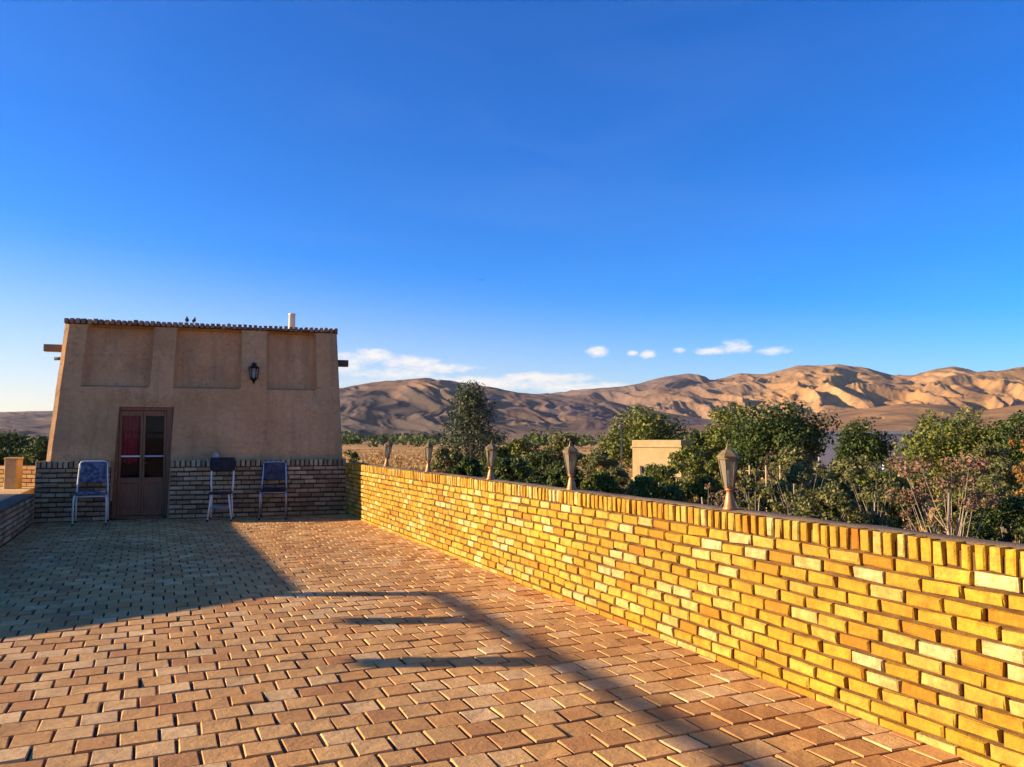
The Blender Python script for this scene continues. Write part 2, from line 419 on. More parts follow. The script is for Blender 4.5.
def hill_range(name, sky, az0, az1, r0, rc, r1, spur, scrub_shade, seed, na, nr, amp=0.3, skew=0.0, low=0.0):
    """sky: (px, py) skyline points; crest at radius rc, feet at r0 and r1"""
    az = np.linspace(az0, az1, na)
    t = np.linspace(0, 1, nr)
    rr = np.where(t < 0.72, r0 + (rc - r0) * t / 0.72, rc + (r1 - rc) * (t - 0.72) / 0.28)
    A, RR = np.meshgrid(az, rr, indexing='ij')
    sa = np.array([az_of(p[0]) for p in sky])
    # true elevation above horizon of skyline pixels
    se = np.array([math.atan((437 - p[1]) / FPX * math.cos(math.atan((p[0] - 512) / FPX))) for p in sky])
    el = np.interp(az, sa, se)
    k = np.hanning(9); k /= k.sum()
    el = np.convolve(np.pad(el, 4, mode='edge'), k, mode='valid')
    crest = np.tan(el) * rc + EYE - GZ
    C = crest[:, None]
    T = np.clip((RR - r0) / (rc - r0), 0, 1)
    up = T ** 1.15 * (1.0 - 0.12 * np.sin(T * math.pi * 2))
    dn = 1 - np.clip((RR - rc) / (r1 - rc), 0, 1) ** 1.5
    prof = np.where(RR <= rc, up, dn)
    x, y = RR * np.sin(A), RR * np.cos(A)
    # spurs running down the slope, warped
    w = vnoise2(x / (spur * 1.7), y / (spur * 1.7), seed + 50) * 1.6
    w2 = vnoise2(x / (spur * 1.7) + 9, y / (spur * 1.7) + 4, seed + 60) * 1.6
    ang = A * rc / spur
    n = ridged(ang + w * 1.0 + skew * T, (RR / (spur * 2.6)) + w2, seed, 5, 0.40)
    carve = (1 - n) * (np.clip(np.sin(np.clip(T, 0, 1) * math.pi * 0.985), 0, 1) ** 0.7)
    h = C * (prof - amp * 1.25 * carve + 0.02 * (n - 0.5))
    edge = np.clip(np.minimum((A - az0), (az1 - A)) / 0.12, 0, 1)
    edge = edge * edge * (3 - 2 * edge)
    Z = GZ - 6 + (h + 6) * edge
    Z = np.where((RR <= r0 + 1) | (RR >= r1 - 1), GZ - 6, Z)
    V = np.stack([x, y, Z], -1).reshape(-1, 3)
    i, j = np.meshgrid(np.arange(na - 1), np.arange(nr - 1), indexing='ij')
    q = (i * nr + j)
    F = np.stack([q, q + 1, q + nr + 1, q + nr], -1).reshape(-1, 4)
    F = F[:, ::-1]
    me = np_mesh(name, V, F, [M['hill']], smooth=True)
    a = me.attributes.new('scrub_shade', 'FLOAT', 'POINT')
    s = np.interp(az, [az_of(p[0]) for p in scrub_shade], [p[1] for p in scrub_shade])
    S = np.clip(s[:, None] + 0 * RR + (vnoise2(x / 300, y / 300, seed + 90) - 0.5) * 0.5, 0, 1)
    a.data.foreach_set('value', S.reshape(-1).astype(np.float32))
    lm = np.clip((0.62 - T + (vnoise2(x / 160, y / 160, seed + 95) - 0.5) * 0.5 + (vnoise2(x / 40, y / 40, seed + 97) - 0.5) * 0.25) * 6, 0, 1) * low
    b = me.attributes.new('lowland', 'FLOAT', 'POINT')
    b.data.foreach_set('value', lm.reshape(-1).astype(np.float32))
    tag(link(name, me), kind='structure')

SKY_FAR = [(-700, 400), (-300, 415), (345, 405), (440, 396), (540, 393), (600, 387), (640, 382), (665, 376), (690, 372), (715, 378), (740, 373), (765, 374), (800, 365), (840, 363), (870, 366), (893, 374), (912, 375), (930, 369), (955, 366), (985, 371), (1024, 366), (1100, 372), (1250, 380), (1600, 395), (2400, 400)]
hill_range('hills', SKY_FAR, az_of(-150), R(100), 1500, 3100, 4600, 100, [(300, 0.95), (600, 0.95), (690, 0.75), (740, 0.35), (800, 0.1), (1024, 0.0)], 11, 1700, 260, 0.25, 6.0)
SKY_LEFT = [(-700, 418), (-200, 416), (0, 417), (40, 420), (200, 400), (345, 387), (385, 380), (425, 376.5), (455, 381), (480, 385), (520, 392), (560, 398), (600, 399), (640, 408), (700, 418), (760, 425), (900, 430)]
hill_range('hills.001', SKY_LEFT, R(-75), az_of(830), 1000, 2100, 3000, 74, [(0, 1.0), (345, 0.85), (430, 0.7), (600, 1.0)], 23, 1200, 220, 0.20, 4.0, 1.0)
SKY_NEAR = [(300, 436), (500, 434), (640, 428), (720, 424), (800, 415), (860, 409), (905, 403), (940, 404), (980, 410), (1024, 404), (1100, 402), (1300, 410), (1800, 420)]
hill_range('hills.002', SKY_NEAR, az_of(420), R(95), 520, 1150, 1700, 150, [(420, 0.9), (640, 0.6), (760, 0.15), (1024, 0.05)], 37, 500, 90, 0.20, 1.6)

# low dusty rise behind the left wall
# ------------------------------------------------------------------ terrace paving
WX = 3.30           # inner face of the long parapet
LX = -1.70          # inner face of the low left wall
BL, BR = Vector((-1.7, 15.3, 0)), Vector((3.24, 14.7, 0))
BANG = math.atan2(BR.y - BL.y, BR.x - BL.x)
BLEN = (BR - BL).length

def paving():
    mb = MB()
    mb.box(-1.69, WX - 0.002, -2.5, 15.4, -0.12, -0.0085, 1)
    tw, tl = 0.176, 0.184
    y = -2.5; row = 0
    while y < 15.35:
        off = (row % 2) * tw / 2 + random.uniform(-0.012, 0.012)
        x = LX + 0.01 - off
        while x < WX - 0.01:
            x0, x1 = max(x, LX + 0.004), min(x + tw, WX - 0.004)
            if x1 - x0 > 0.03:
                cx, cy = (x0 + x1) / 2, y + tl / 2
                # stop at the building front
                if cy < BL.y + (cx - BL.x) * math.tan(BANG) + 0.05:
                    c = Vector((random.gauss(0, 0.010), random.gauss(0, 0.010), 1)).normalized()
                    rz = random.gauss(0, 0.018)
                    a = Vector((math.cos(rz), math.sin(rz), 0)); a = (a - c * a.dot(c)).normalized(); b = c.cross(a)
                    gap = random.uniform(0.011, 0.018)
                    mb.block((cx + random.gauss(0, .0015), cy + random.gauss(0, .002), -0.020 + random.gauss(0, 0.0018)), a, b, c, (x1 - x0) / 2 - gap / 2, tl / 2 - gap / 2, 0.02, 0.0038, 0, 0.0026, back=False)
            x += tw
        y += tl; row += 1
    o = mb.build('pavement', [M['paver'], M['joint']])
    tag(o, kind='structure')
paving()
# what carries the terrace
mb = MB(); mb.box(-1.695, 3.64, -2.5, 20.0, GZ - 0.3, -0.125); tag(mb.build('terrace_base', M['adobe']), kind='structure')
mb = MB(); mb.box(-16, -1.96, 9.0, 20.0, GZ - 0.3, 0.45); tag(mb.build('adjoining_roof', M['roof_mud']), kind='structure')
mb = MB(); mb.box(-16, -1.96, -2.5, 8.997, GZ - 0.3, -0.03); tag(mb.build('adjoining_roof', M['roof_mud']), kind='structure')

# ------------------------------------------------------------------ long brick parapet
def parapet():
    t = thing('brick_parapet', 'long waist high yellow brick parapet with upright bricks along its top', 'wall', (WX, 0, 0))
    Y0, Y1 = -1.6, 14.72
    core = MB()
    core.box(0.008, 0.30, Y0, Y1, -0.12, 0.895)
    core.build('mortar_core', M['mortar'], t)
    fb = MB()
    nrow, h0 = 11, 0.035
    pitch = (0.82 - h0) / nrow
    # thin pale base course
    y = Y0
    while y < Y1 - 0.05:
        L = min(0.205, Y1 - y)
        fb.block((0.0, y + L / 2, h0 / 2 - 0.002), (0, -1, 0), (0, 0, 1), (-1, 0, 0), L / 2 - 0.004, h0 / 2, 0.026, 0.004, 0, 0.0015, back=False)
        y += 0.205
    for r in range(nrow):
        zc = h0 + (r + 0.5) * pitch
        y = Y0 - random.uniform(0, 0.03) + (0.1025 if r % 2 else 0) - 0.1
        while y < Y1:
            L = 0.205 + random.uniform(-0.008, 0.006)
            y0, y1 = max(y, Y0), min(y + L, Y1)
            if y1 - y0 > 0.03:
                c = Vector((-1, random.gauss(0, 0.012), random.gauss(0, 0.015))).normalized()
                b = Vector((0, random.gauss(0, 0.012), 1)); b = (b - c * b.dot(c)).normalized(); a = b.cross(c)
                g = random.uniform(0.012, 0.019)
                fb.block((-0.004 + random.gauss(0, 0.0022), (y0 + y1) / 2, zc + random.gauss(0, 0.002)), a, b, c, (y1 - y0) / 2 - g / 2 - 0.002, pitch / 2 - 0.0072 - random.uniform(0, 0.002), 0.013, 0.0065, 0, 0.0036, back=False)
            y += L
    fb.build('brick_courses', M['wall_brick'], t)
    sb = MB()
    y = Y0
    while y < Y1 - 0.03:
        w = 0.0685 + random.uniform(-0.004, 0.003)
        sb.block((0.022 + random.gauss(0, 0.003), y + w / 2, 0.878 + random.gauss(0, 0.002)), (0, -1, 0), (0, 0, 1), (-1, 0, 0), w / 2 - random.uniform(0.008, 0.0125), 0.053, 0.035, 0.006, 0, 0.003)
        y += w
    sb.build('soldier_course', M['wall_brick'], t)
    cb = MB()
    n = 80
    prev = None
    for i in range(n + 1):      # hand trowelled mortar cap
        yy = Y0 + (Y1 - Y0) * i / n
        ring = [(0.050, yy, 0.905), (0.062 + random.uniform(-.012, .012), yy, 0.929 + random.uniform(-.004, .003)), (0.15, yy, 0.936 + random.uniform(-.005, .005)), (0.235, yy, 0.930 + random.uniform(-.004, .004)), (0.312, yy, 0.90), (0.312, yy, 0.86)]
        b = len(cb.v); cb.v.extend(ring)
        if prev is not None:
            for k in range(len(ring) - 1):
                cb.face((prev + k, prev + k + 1, b + k + 1, b + k), 0, k in (1, 2))
        prev = b
    cb.build('mortar_cap', M['coping'], t)
    return t
parapet()

# ------------------------------------------------------------------ low left wall (its end slopes down)
def low_wall():
    t = thing('brick_wall', 'low brick wall in shade along the left edge of the paved terrace', 'wall', (LX, 0, 0))
    Y0, Y1, H = 6.35, 15.3, 0.45
    def top(y):
        return np.interp(y, [6.35, 6.9, 8.7, 20], [0.03, 0.14, H, H])
    mb = MB()
    ys = [6.35, 6.9, 8.7, Y1]
    vs = []
    for y in ys:
        for x in (-0.235, -0.012):
            vs += [(x, y, -0.12), (x, y, float(top(y)) - 0.006)]
    fs = []
    for i in range(3):
        b = i * 4
        fs += [(b, b + 1, b + 5, b + 4), (b + 2, b + 6, b + 7, b + 3), (b + 1, b + 3, b + 7, b + 5)]
    fs += [(0, 2, 3, 1), (12, 13, 15, 14)]
    mb.add(vs, fs)
    mb.build('mortar_core', M['plinth_mortar'], t)
    fb = MB()
    for r in range(6):
        z0, z1 = r * 0.074, (r + 1) * 0.074
        y = Y0 + (0.1 if r % 2 else 0)
        while y < Y1 - 0.05:
            L = min(0.205, Y1 - y)
            if top(y) >= z1 - 0.01:
                fb.block((-0.008 + random.gauss(0, .002), y + L / 2, (z0 + z1) / 2), (0, 1, 0), (0, 0, 1), (1, 0, 0), L / 2 - 0.006, 0.027, 0.012, 0.004, 0, 0.0015, back=False)
            y += 0.205
    fb.build('brick_courses', M['plinth_brick'], t)
    cb = MB()
    cb.add([(-0.25, 6.9, 0.135), (0.0, 6.9, 0.135), (0, 8.7, H - 0.004), (-0.25, 8.7, H - 0.004), (0, Y1, H - 0.004), (-0.25, Y1, H - 0.004),
            (-0.25, 6.9, 0.158), (0.0, 6.9, 0.158), (0, 8.7, H + 0.02), (-0.25, 8.7, H + 0.02), (0, Y1, H + 0.02), (-0.25, Y1, H + 0.02)],
           [(6, 7, 8, 9), (9, 8, 10, 11), (1, 2, 8, 7), (2, 4, 10, 8), (3, 0, 6, 9), (5, 3, 9, 11), (0, 1, 7, 6), (4, 5, 11, 10)])
    cb.build('mortar_cap', M['coping'], t)
low_wall()

# ------------------------------------------------------------------ mud building
def building():
    t = thing('mud_building', 'brown mud plastered building with battered walls, brick plinth and glazed door', 'building', BL, BANG)
    H, LEAN, DEPTH = 3.36, 0.09, 4.2
    uL = lambda z: 0.04 + 0.24 * z / 3.4
    uR = lambda z: 5.03 - 0.175 * z / 3.4
    panels = [(0.083, 0.307), (0.393, 0.627), (0.727, 0.911)]
    pz0, pz1 = 2.275, 3.325
    ds0, ds1, dz = 0.213, 0.396, 1.92
    def lines(a, b, step, marks, eps):
        L = set(np.round(np.arange(a, b + 1e-6, step), 5)) | {a, b}
        for m_ in marks: L = {q for q in L if abs(q - m_) > eps * 2.2}
        for m_ in marks: L |= {round(m_ - eps, 5), round(m_ + eps, 5)}
        return sorted(L)
    es = 0.0042
    S = lines(0.0, 1.0, 0.016, [x for p in panels for x in p], es)
    S = sorted({q for q in S if abs(q - ds0) > 0.006 and abs(q - ds1) > 0.006} | {ds0, ds1})
    Zs = lines(0.0, H, 0.07, [pz0, pz1], 0.018)
    Zs = sorted({q for q in Zs if abs(q - dz) > 0.03} | {dz})
    def rec(s, z):
        if pz0 < z < pz1:
            for a, b in panels:
                if a < s < b: return 0.16
        return 0.0
    def P(s, z):
        u = uL(z) + s * (uR(z) - uL(z))
        n = (vn(u * 2.2, z * 2.2) - 0.5) * 0.035 + (vn(u * 9, z * 9) - 0.5) * 0.008
        e = min(s, 1 - s) * 4.9
        rd = 0.05 * max(0, 1 - e / 0.09) ** 2      # hand rounded corner
        return (u, LEAN * z + rec(s, z) + n + rd, z)
    def vn(x, y): return float(vnoise2(np.array([x + 40]), np.array([y + 40]), 5)[0])
    mb = MB()
    idx = {}
    for i, s in enumerate(S):
        for j, z in enumerate(Zs):
            idx[i, j] = len(mb.v); mb.v.append(P(s, z))
    for i in range(len(S) - 1):
        for j in range(len(Zs) - 1):
            sc, zc = (S[i] + S[i + 1]) / 2, (Zs[j] + Zs[j + 1]) / 2
            if ds0 < sc < ds1 and zc < dz: continue
            mb.face((idx[i, j], idx[i + 1, j], idx[i + 1, j + 1], idx[i, j + 1]), 0, False)
    # door reveal
    DB = 0.42
    for s, flip in ((ds0, False), (ds1, True)):
        i = S.index(s)
        for j in range(Zs.index(dz)):
            a, b = mb.v[idx[i, j]], mb.v[idx[i, j + 1]]
            base = len(mb.v); mb.v += [(a[0], DB, a[2]), (b[0], DB, b[2])]
            q = (idx[i, j], idx[i, j + 1], base + 1, base)
            mb.face(q if not flip else q[::-1])
    j = Zs.index(dz)
    for i in range(S.index(ds0), S.index(ds1)):
        a, b = mb.v[idx[i, j]], mb.v[idx[i + 1, j]]
        base = len(mb.v); mb.v += [(a[0], DB, a[2]), (b[0], DB, b[2])]
        mb.face((idx[i, j], idx[i + 1, j], base + 1, base))
    # sides, back, roof
    zz = [H * k / 24 for k in range(25)]
    for side in (0, 1):
        g = {}
        for jz, z in enumerate(zz):
            f = P(float(side), z)
            for k in range(25):
                q = k / 24
                yb = f[1] + (DEPTH - 0.1 * z - f[1]) * q
                n = (vn(q * 9 + 3 * side, z * 2.2 + 11) - 0.5) * 0.04 * (1 if 0 < k < 24 else 0)
                g[jz, k] = len(mb.v); mb.v.append((f[0] + n, yb, z))
        for jz in range(24):
            for k in range(24):
                q = (g[jz, k], g[jz + 1, k], g[jz + 1, k + 1], g[jz, k + 1])
                mb.face(q if side == 0 else q[::-1])
    mb.add([(uL(0), DEPTH, 0), (uR(0), DEPTH, 0), (uR(H), DEPTH - .1 * H, H), (uL(H), DEPTH - .1 * H, H)], [(1, 0, 3, 2)])
    mb.add([(uL(H), LEAN * H, H - .004), (uR(H), LEAN * H, H - .004), (uR(H), DEPTH - .1 * H, H - .004), (uL(H), DEPTH - .1 * H, H - .004)], [(0, 1, 2, 3)])
    mb.build('wall', M['adobe'], t)
    # dim room behind the door
    mb = MB()
    x0, x1 = 0.6, 2.7
    mb.add([(x0, DB + .03, 0.004), (x1, DB + .03, 0.004), (x1, 2.6, 0.004), (x0, 2.6, 0.004), (x0, DB + .03, 2.3), (x1, DB + .03, 2.3), (x1, 2.6, 2.3), (x0, 2.6, 2.3)],
           [(0, 1, 2, 3), (4, 7, 6, 5), (3, 2, 6, 7), (0, 3, 7, 4), (1, 5, 6, 2)])
    mb.build('room_interior', M['dim_room'], t)

    # brick plinth left and right of the door
    da = uL(.9) + ds0 * (uR(.9) - uL(.9)) - 0.02; db = uL(.5) + ds1 * (uR(.5) - uL(.5)) + 0.02
    FY = -0.05
    for a, b in ((0.0, da), (db, BLEN + 0.055)):
        core, br, so = MB(), MB(), MB()
        core.box(a + 0.006, b - 0.006, FY + 0.014, 0.30, -0.1, 0.985)
        rows, p = 11, 0.0805
        for r in range(rows):
            z = r * p
            x = a - (0.11 if r % 2 else 0)
            while x < b:
                L = 0.22 + random.uniform(-.012, .008)
                q0, q1 = max(x, a), min(x + L, b)
                if q1 - q0 > 0.03:
                    c = Vector((random.gauss(0, .015), -1, random.gauss(0, .02))).normalized()
                    bb = Vector((0, 0, 1)); bb = (bb - c * bb.dot(c)).normalized(); aa = bb.cross(c)
                    br.block(((q0 + q1) / 2, FY + 0.004 + random.gauss(0, .003), z + p / 2 + random.gauss(0, .003)), aa, bb, c, (q1 - q0) / 2 - 0.007, p / 2 - 0.013, 0.016, 0.005, 0, 0.0022, back=False)
                x += L
        x = a
        while x < b - 0.03:
            w = 0.083 + random.uniform(-.006, .004)
            so.block((x + w / 2, FY + 0.03 + random.gauss(0, .003), 0.945 + random.gauss(0, .003)), (1, 0, 0), (0, 0, 1), (0, -1, 0), w / 2 - 0.012, 0.056, 0.05, 0.006, 0, 0.003)
            x += w
        if a == 0.0:      # side face of the plinth at the left corner
            for r in range(11):
                y = 0.02 + (0.1 if r % 2 else 0)
                while y < 3.8:
                    br.block((-0.002, y + 0.1, r * 0.0805 + 0.04), (0, -1, 0), (0, 0, 1), (-1, 0, 0), 0.1, 0.027, 0.014, 0.005, 0, 0.002, back=False)
                    y += 0.215
            core.box(0.010, 0.16, 0.31, 4.0, -0.1, 0.98)
        pl = core.build('brick_plinth', M['plinth_mortar'], t)
        br.build('brick_courses', M['plinth_brick'], pl)
        so.build('soldier_course', M['plinth_brick'], pl)

    # roof edge of bricks laid on end
    cb = MB()
    x = uL(H) - 0.02
    while x < uR(H):
        w = 0.0905 + random.uniform(-.004, .004)
        yb = LEAN * H + 0.06 + random.gauss(0, .004)
        cb.block((x + w / 2, yb, H + 0.036 + random.gauss(0, .004)), (1, 0, 0), (0, 0, 1), (0, -1, 0), w / 2 - 0.016, 0.042, 0.10, 0.006, 0, 0.003)
        x += w
    for xs, d in ((uL(H), -1), (uR(H), 1)):
        y = LEAN * H + 0.2
        while y < DEPTH - .1 * H:
            cb.block((xs - d * 0.06, y, H + 0.036), (0, d, 0), (0, 0, 1), (d, 0, 0), 0.03, 0.042, 0.09, 0.006, 0, 0.003)
            y += 0.092
    cb.build('brick_cornice', M['cornice_brick'], t)
    rb = MB()
    rb.box(uL(H) + .03, uR(H) - .03, LEAN * H + .07, DEPTH - .1 * H - .03, H - .003, H + 0.05)
    rb.build('roof', M['roof_mud'], t)

    # chimney pipe
    ch = MB()
    ch.lathe([(0.062, 0), (0.062, 0.33), (0.068, 0.332), (0.068, 0.352), (0.056, 0.352), (0.056, 0.1)], 16)
    ch.build('chimney', M['white_paint'], t, (4.05, 0.75, H + 0.04))
    # roof drain spouts: open wooden troughs
    for (x, z, d, m_, L) in ((uL(2.9), 2.87, -1, M['beam_wood'], 0.30), (uR(2.7), 2.74, 1, M['dark_wood'], 0.20)):
        sp = MB()
        xa, xb = sorted((x - d * 0.2, x + d * L))
        y0 = 0.42
        sp.box(xa, xb, y0, y0 + 0.16, z, z + 0.03)
        sp.box(xa, xb, y0, y0 + 0.03, z + 0.031, z + 0.12)
        sp.box(xa, xb, y0 + 0.13, y0 + 0.16, z + 0.031, z + 0.12)
        sp.build('drain_spout', m_, t)
    sp = MB(); sp.tube([(uL(2.8) + .1, 0.5, 2.76), (uL(2.8) - 0.14, 0.5, 2.75)], 0.03, 8)
    sp.build('beam_end', M['dark_wood'], t)

    # door, set back in the reveal
    x0 = uL(0.9) + ds0 * (uR(0.9) - uL(0.9)) + 0.0; x1 = x0 + 0.853
    y = 0.22
    d = MB()
    fw = 0.048
    d.rbox(x0 - .03, x0 + fw, y, y + 0.09, 0.0, dz + .02, 0.006)
    d.rbox(x1 - fw, x1 + .05, y, y + 0.09, 0.0, dz + .02, 0.006)
    d.rbox(x0 + fw, x1 - fw, y + .002, y + 0.088, dz - 0.06, dz + .02, 0.006)
    d.rbox(x0 + fw, x1 - fw, y - .04, y + 0.12, -0.02, 0.045, 0.006)
    dr = d.build('door', M['door_wood'], t)
    mid = (x0 + x1) / 2
    for k, (a, b) in enumerate(((x0 + fw + .003, mid - .002), (mid + .002, x1 - fw - .003))):
        lf = MB(); yy = y + 0.02
        st = 0.038
        lf.rbox(a, a + st, yy, yy + .045, 0.05, dz - .065, .005)
        lf.rbox(b - st, b, yy, yy + .045, 0.05, dz - .065, .005)
        lf.rbox(a + st, b - st, yy + .002, yy + .043, dz - .155, dz - .065, .005)
        lf.rbox(a + st, b - st, yy + .002, yy + .043, 0.05, 0.16, .005)
        lf.rbox(a + st, b - st, yy + .002, yy + .043, 0.60, 0.70, .005)
        lf.rbox(a + st, b - st, yy + .014, yy + .03, 0.16, 0.60, .004)
        lf.rbox(a + st + .05, b - st - .05, yy + .006, yy + .013, 0.21, 0.55, .003)
        lf.build('door_leaf', M['door_wood'], dr)
        gb = MB(); gb.box(a + st, b - st, yy + .008, yy + .036, 1.055, 1.08)
        gb.build('glazing_bar', M['white_paint'] if k == 0 else M['steel'], dr)
        for z0, z1 in ((0.70, 1.055), (1.08, dz - .155)):
            p = MB(); p.box(a + st, b - st, yy + .018, yy + .024, z0, z1)
            p.build('window_pane', M['pane'], dr)
        if k == 0:
            cu = MB(); n = 26; b0 = len(cu.v)
            for i in range(n + 1):
                q = i / n; xx = a + 0.03 + q * (b - a - 0.10)
                yo = yy + 0.075 + 0.018 * math.sin(q * 26)
                cu.v += [(xx, yo, 0.95 + 0.02 * math.sin(q * 9)), (xx, yo, dz - .12)]
            for i in range(n): cu.face((i * 2, i * 2 + 2, i * 2 + 3, i * 2 + 1), 0, True)
            c = cu.build('curtain', M['curtain'], dr)
    h = MB(); h.rbox(mid + .012, mid + .04, y + 0.004, y + .018, 0.86, 1.02, .004); h.tube([(mid + .026, y + .005, .95), (mid + .026, y - .03, .95), (mid + .10, y - .03, .95)], 0.008, 8)
    h.build('handle', M['brass_frame'], dr)
    return t
bld = building()
def bl(u, y, z):        # building-local to world
    c, s = math.cos(BANG), math.sin(BANG)
    return (BL.x + u * c - y * s, BL.y + u * s + y * c, z)

# wall lantern on the pilaster
def wall_lantern():
    z = 2.38
    t = thing('wall_lantern', 'black metal wall lantern on the pilaster between the second and third wall panels', 'lantern', bl(3.385, 0.09 * 2.5, z), BANG)
    b = MB()
    b.rbox(-.045, .045, -.012, .02, 0.06, 0.36, .006)
    b.tube([(0, -.01, 0.30), (0, -.09, 0.36), (0, -.15, 0.36), (0, -.16, 0.33)], 0.010, 8)
    b.build('bracket', M['black_metal'], t)
    c = MB()
    c.lathe([(0.012, 0.345), (0.02, 0.33), (0.085, 0.27), (0.098, 0.262), (0.098, 0.25)], 6, (0, -.15, 0))
    c.build('cap', M['black_metal'], t)
    f = MB()
    for k in range(6):
        a = 2 * math.pi * k / 6
        f.tube([(0.085 * math.cos(a), -.15 + 0.085 * math.sin(a), .25), (0.06 * math.cos(a), -.15 + 0.06 * math.sin(a), .07)], 0.008, 5)
    f.lathe([(0.066, .07), (0.06, .05), (0.025, .02), (0.01, -.02), (0.004, -.04)][::-1], 6, (0, -.15, 0))
    f.build('cage', M['black_metal'], t)
    g = MB(); g.lathe([(0.055, .072), (0.078, .249)], 6, (0, -.15, 0), smooth=False); g.build('glass', M['lantern_glass'], t)
    b = MB(); b.lathe([(0.012, .08), (0.02, .12), (0.032, .155), (0.028, .185), (0.008, .20)], 10, (0, -.15, 0)); b.build('bulb', M['white_paint'], t)
wall_lantern()

# pale round pot standing on the plinth ledge
mb = MB(); mb.lathe([(0.03, 0), (0.055, 0.025), (0.062, 0.06), (0.05, 0.095), (0.03, 0.112), (0.034, 0.124), (0.026, 0.124), (0.02, 0.10)], 16)
tag(mb.build('clay_pot', M['pink_clay'], None, bl(2.78, 0.03, 1.002)), 'small pale pink round pot on the plinth ledge above the middle chair', 'pot')

# ------------------------------------------------------------------ birds
def bird(name_, label, loc, rotz, group=None, flying=False, s=1.0):
    t = thing('bird', label, 'bird', loc, rotz, group)
    b = MB()
    if not flying:
        pts = [(-.075, 0, .035), (-.05, 0, .045), (-.02, 0, .06), (.01, 0, .08), (.03, 0, .105), (.04, 0, .125), (.055, 0, .128), (.072, 0, .124)]
        b.tube([tuple(v * s for v in p) for p in pts], [q * s for q in (.006, .010, .026, .030, .022, .018, .012, .002)], 8)
        for sd in (-1, 1):
            b.tube([(0.002 * s, .012 * sd * s, .055 * s), (0.006 * s, .013 * sd * s, 0.0), (.022 * s, .014 * sd * s, 0.001)], .0035 * s, 5)
        b.build('body', M['feather'], t)
        w = MB()
        for sd in (-1, 1):
            w.tube([(.025 * s, .026 * sd * s, .088 * s), (-.02 * s, .030 * sd * s, .066 * s), (-.085 * s, .012 * sd * s, .036 * s)], [.008 * s, .014 * s, .003 * s], 6)
        w.build('wings', M['feather'], t)
    else:
        b.tube([(-.16, 0, 0), (-.12, 0, .0), (-.04, 0, .0), (.04, 0, .005), (.09, 0, .012), (.12, 0, .012), (.15, 0, .008)], [.03, .012, .035, .04, .026, .02, .003], 8)
        b.build('body', M['feather'], t)
        for sd in (-1, 1):
            w = MB()
            pr = [(.05, .03, .01, .10), (.06, .14, .07, .11), (.03, .27, .11, .09), (-.04, .40, .10, .03)]
            for x, yv, z, c in pr:
                w.v += [(x, sd * yv, z), (x - c / 2, sd * yv, z + .008), (x - c, sd * yv, z), (x - c / 2, sd * yv, z - .008)]
            for i in range(3):
                for k in range(4):
                    q = (i * 4 + k, i * 4 + (k + 1) % 4, i * 4 + 4 + (k + 1) % 4, i * 4 + 4 + k)
                    w.face(q if sd < 0 else q[::-1])
            w.build('wing', M['feather'], t)
    return t
bird('b', 'small dark bird perched on the roof edge, left of the two', bl(2.22, 0.36, 3.438), R(262), 'birds perched on the roof edge', s=0.85)
bird('b', 'small dark bird perched on the roof edge, right of the two', bl(2.34, 0.37, 3.438), R(285), 'birds perched on the roof edge', s=0.8)
D = 70; x, y = at(481, D); bird('b', 'tiny dark bird flying alone in the blue sky', (x, y, z_at(279, D)), R(60), flying=True)

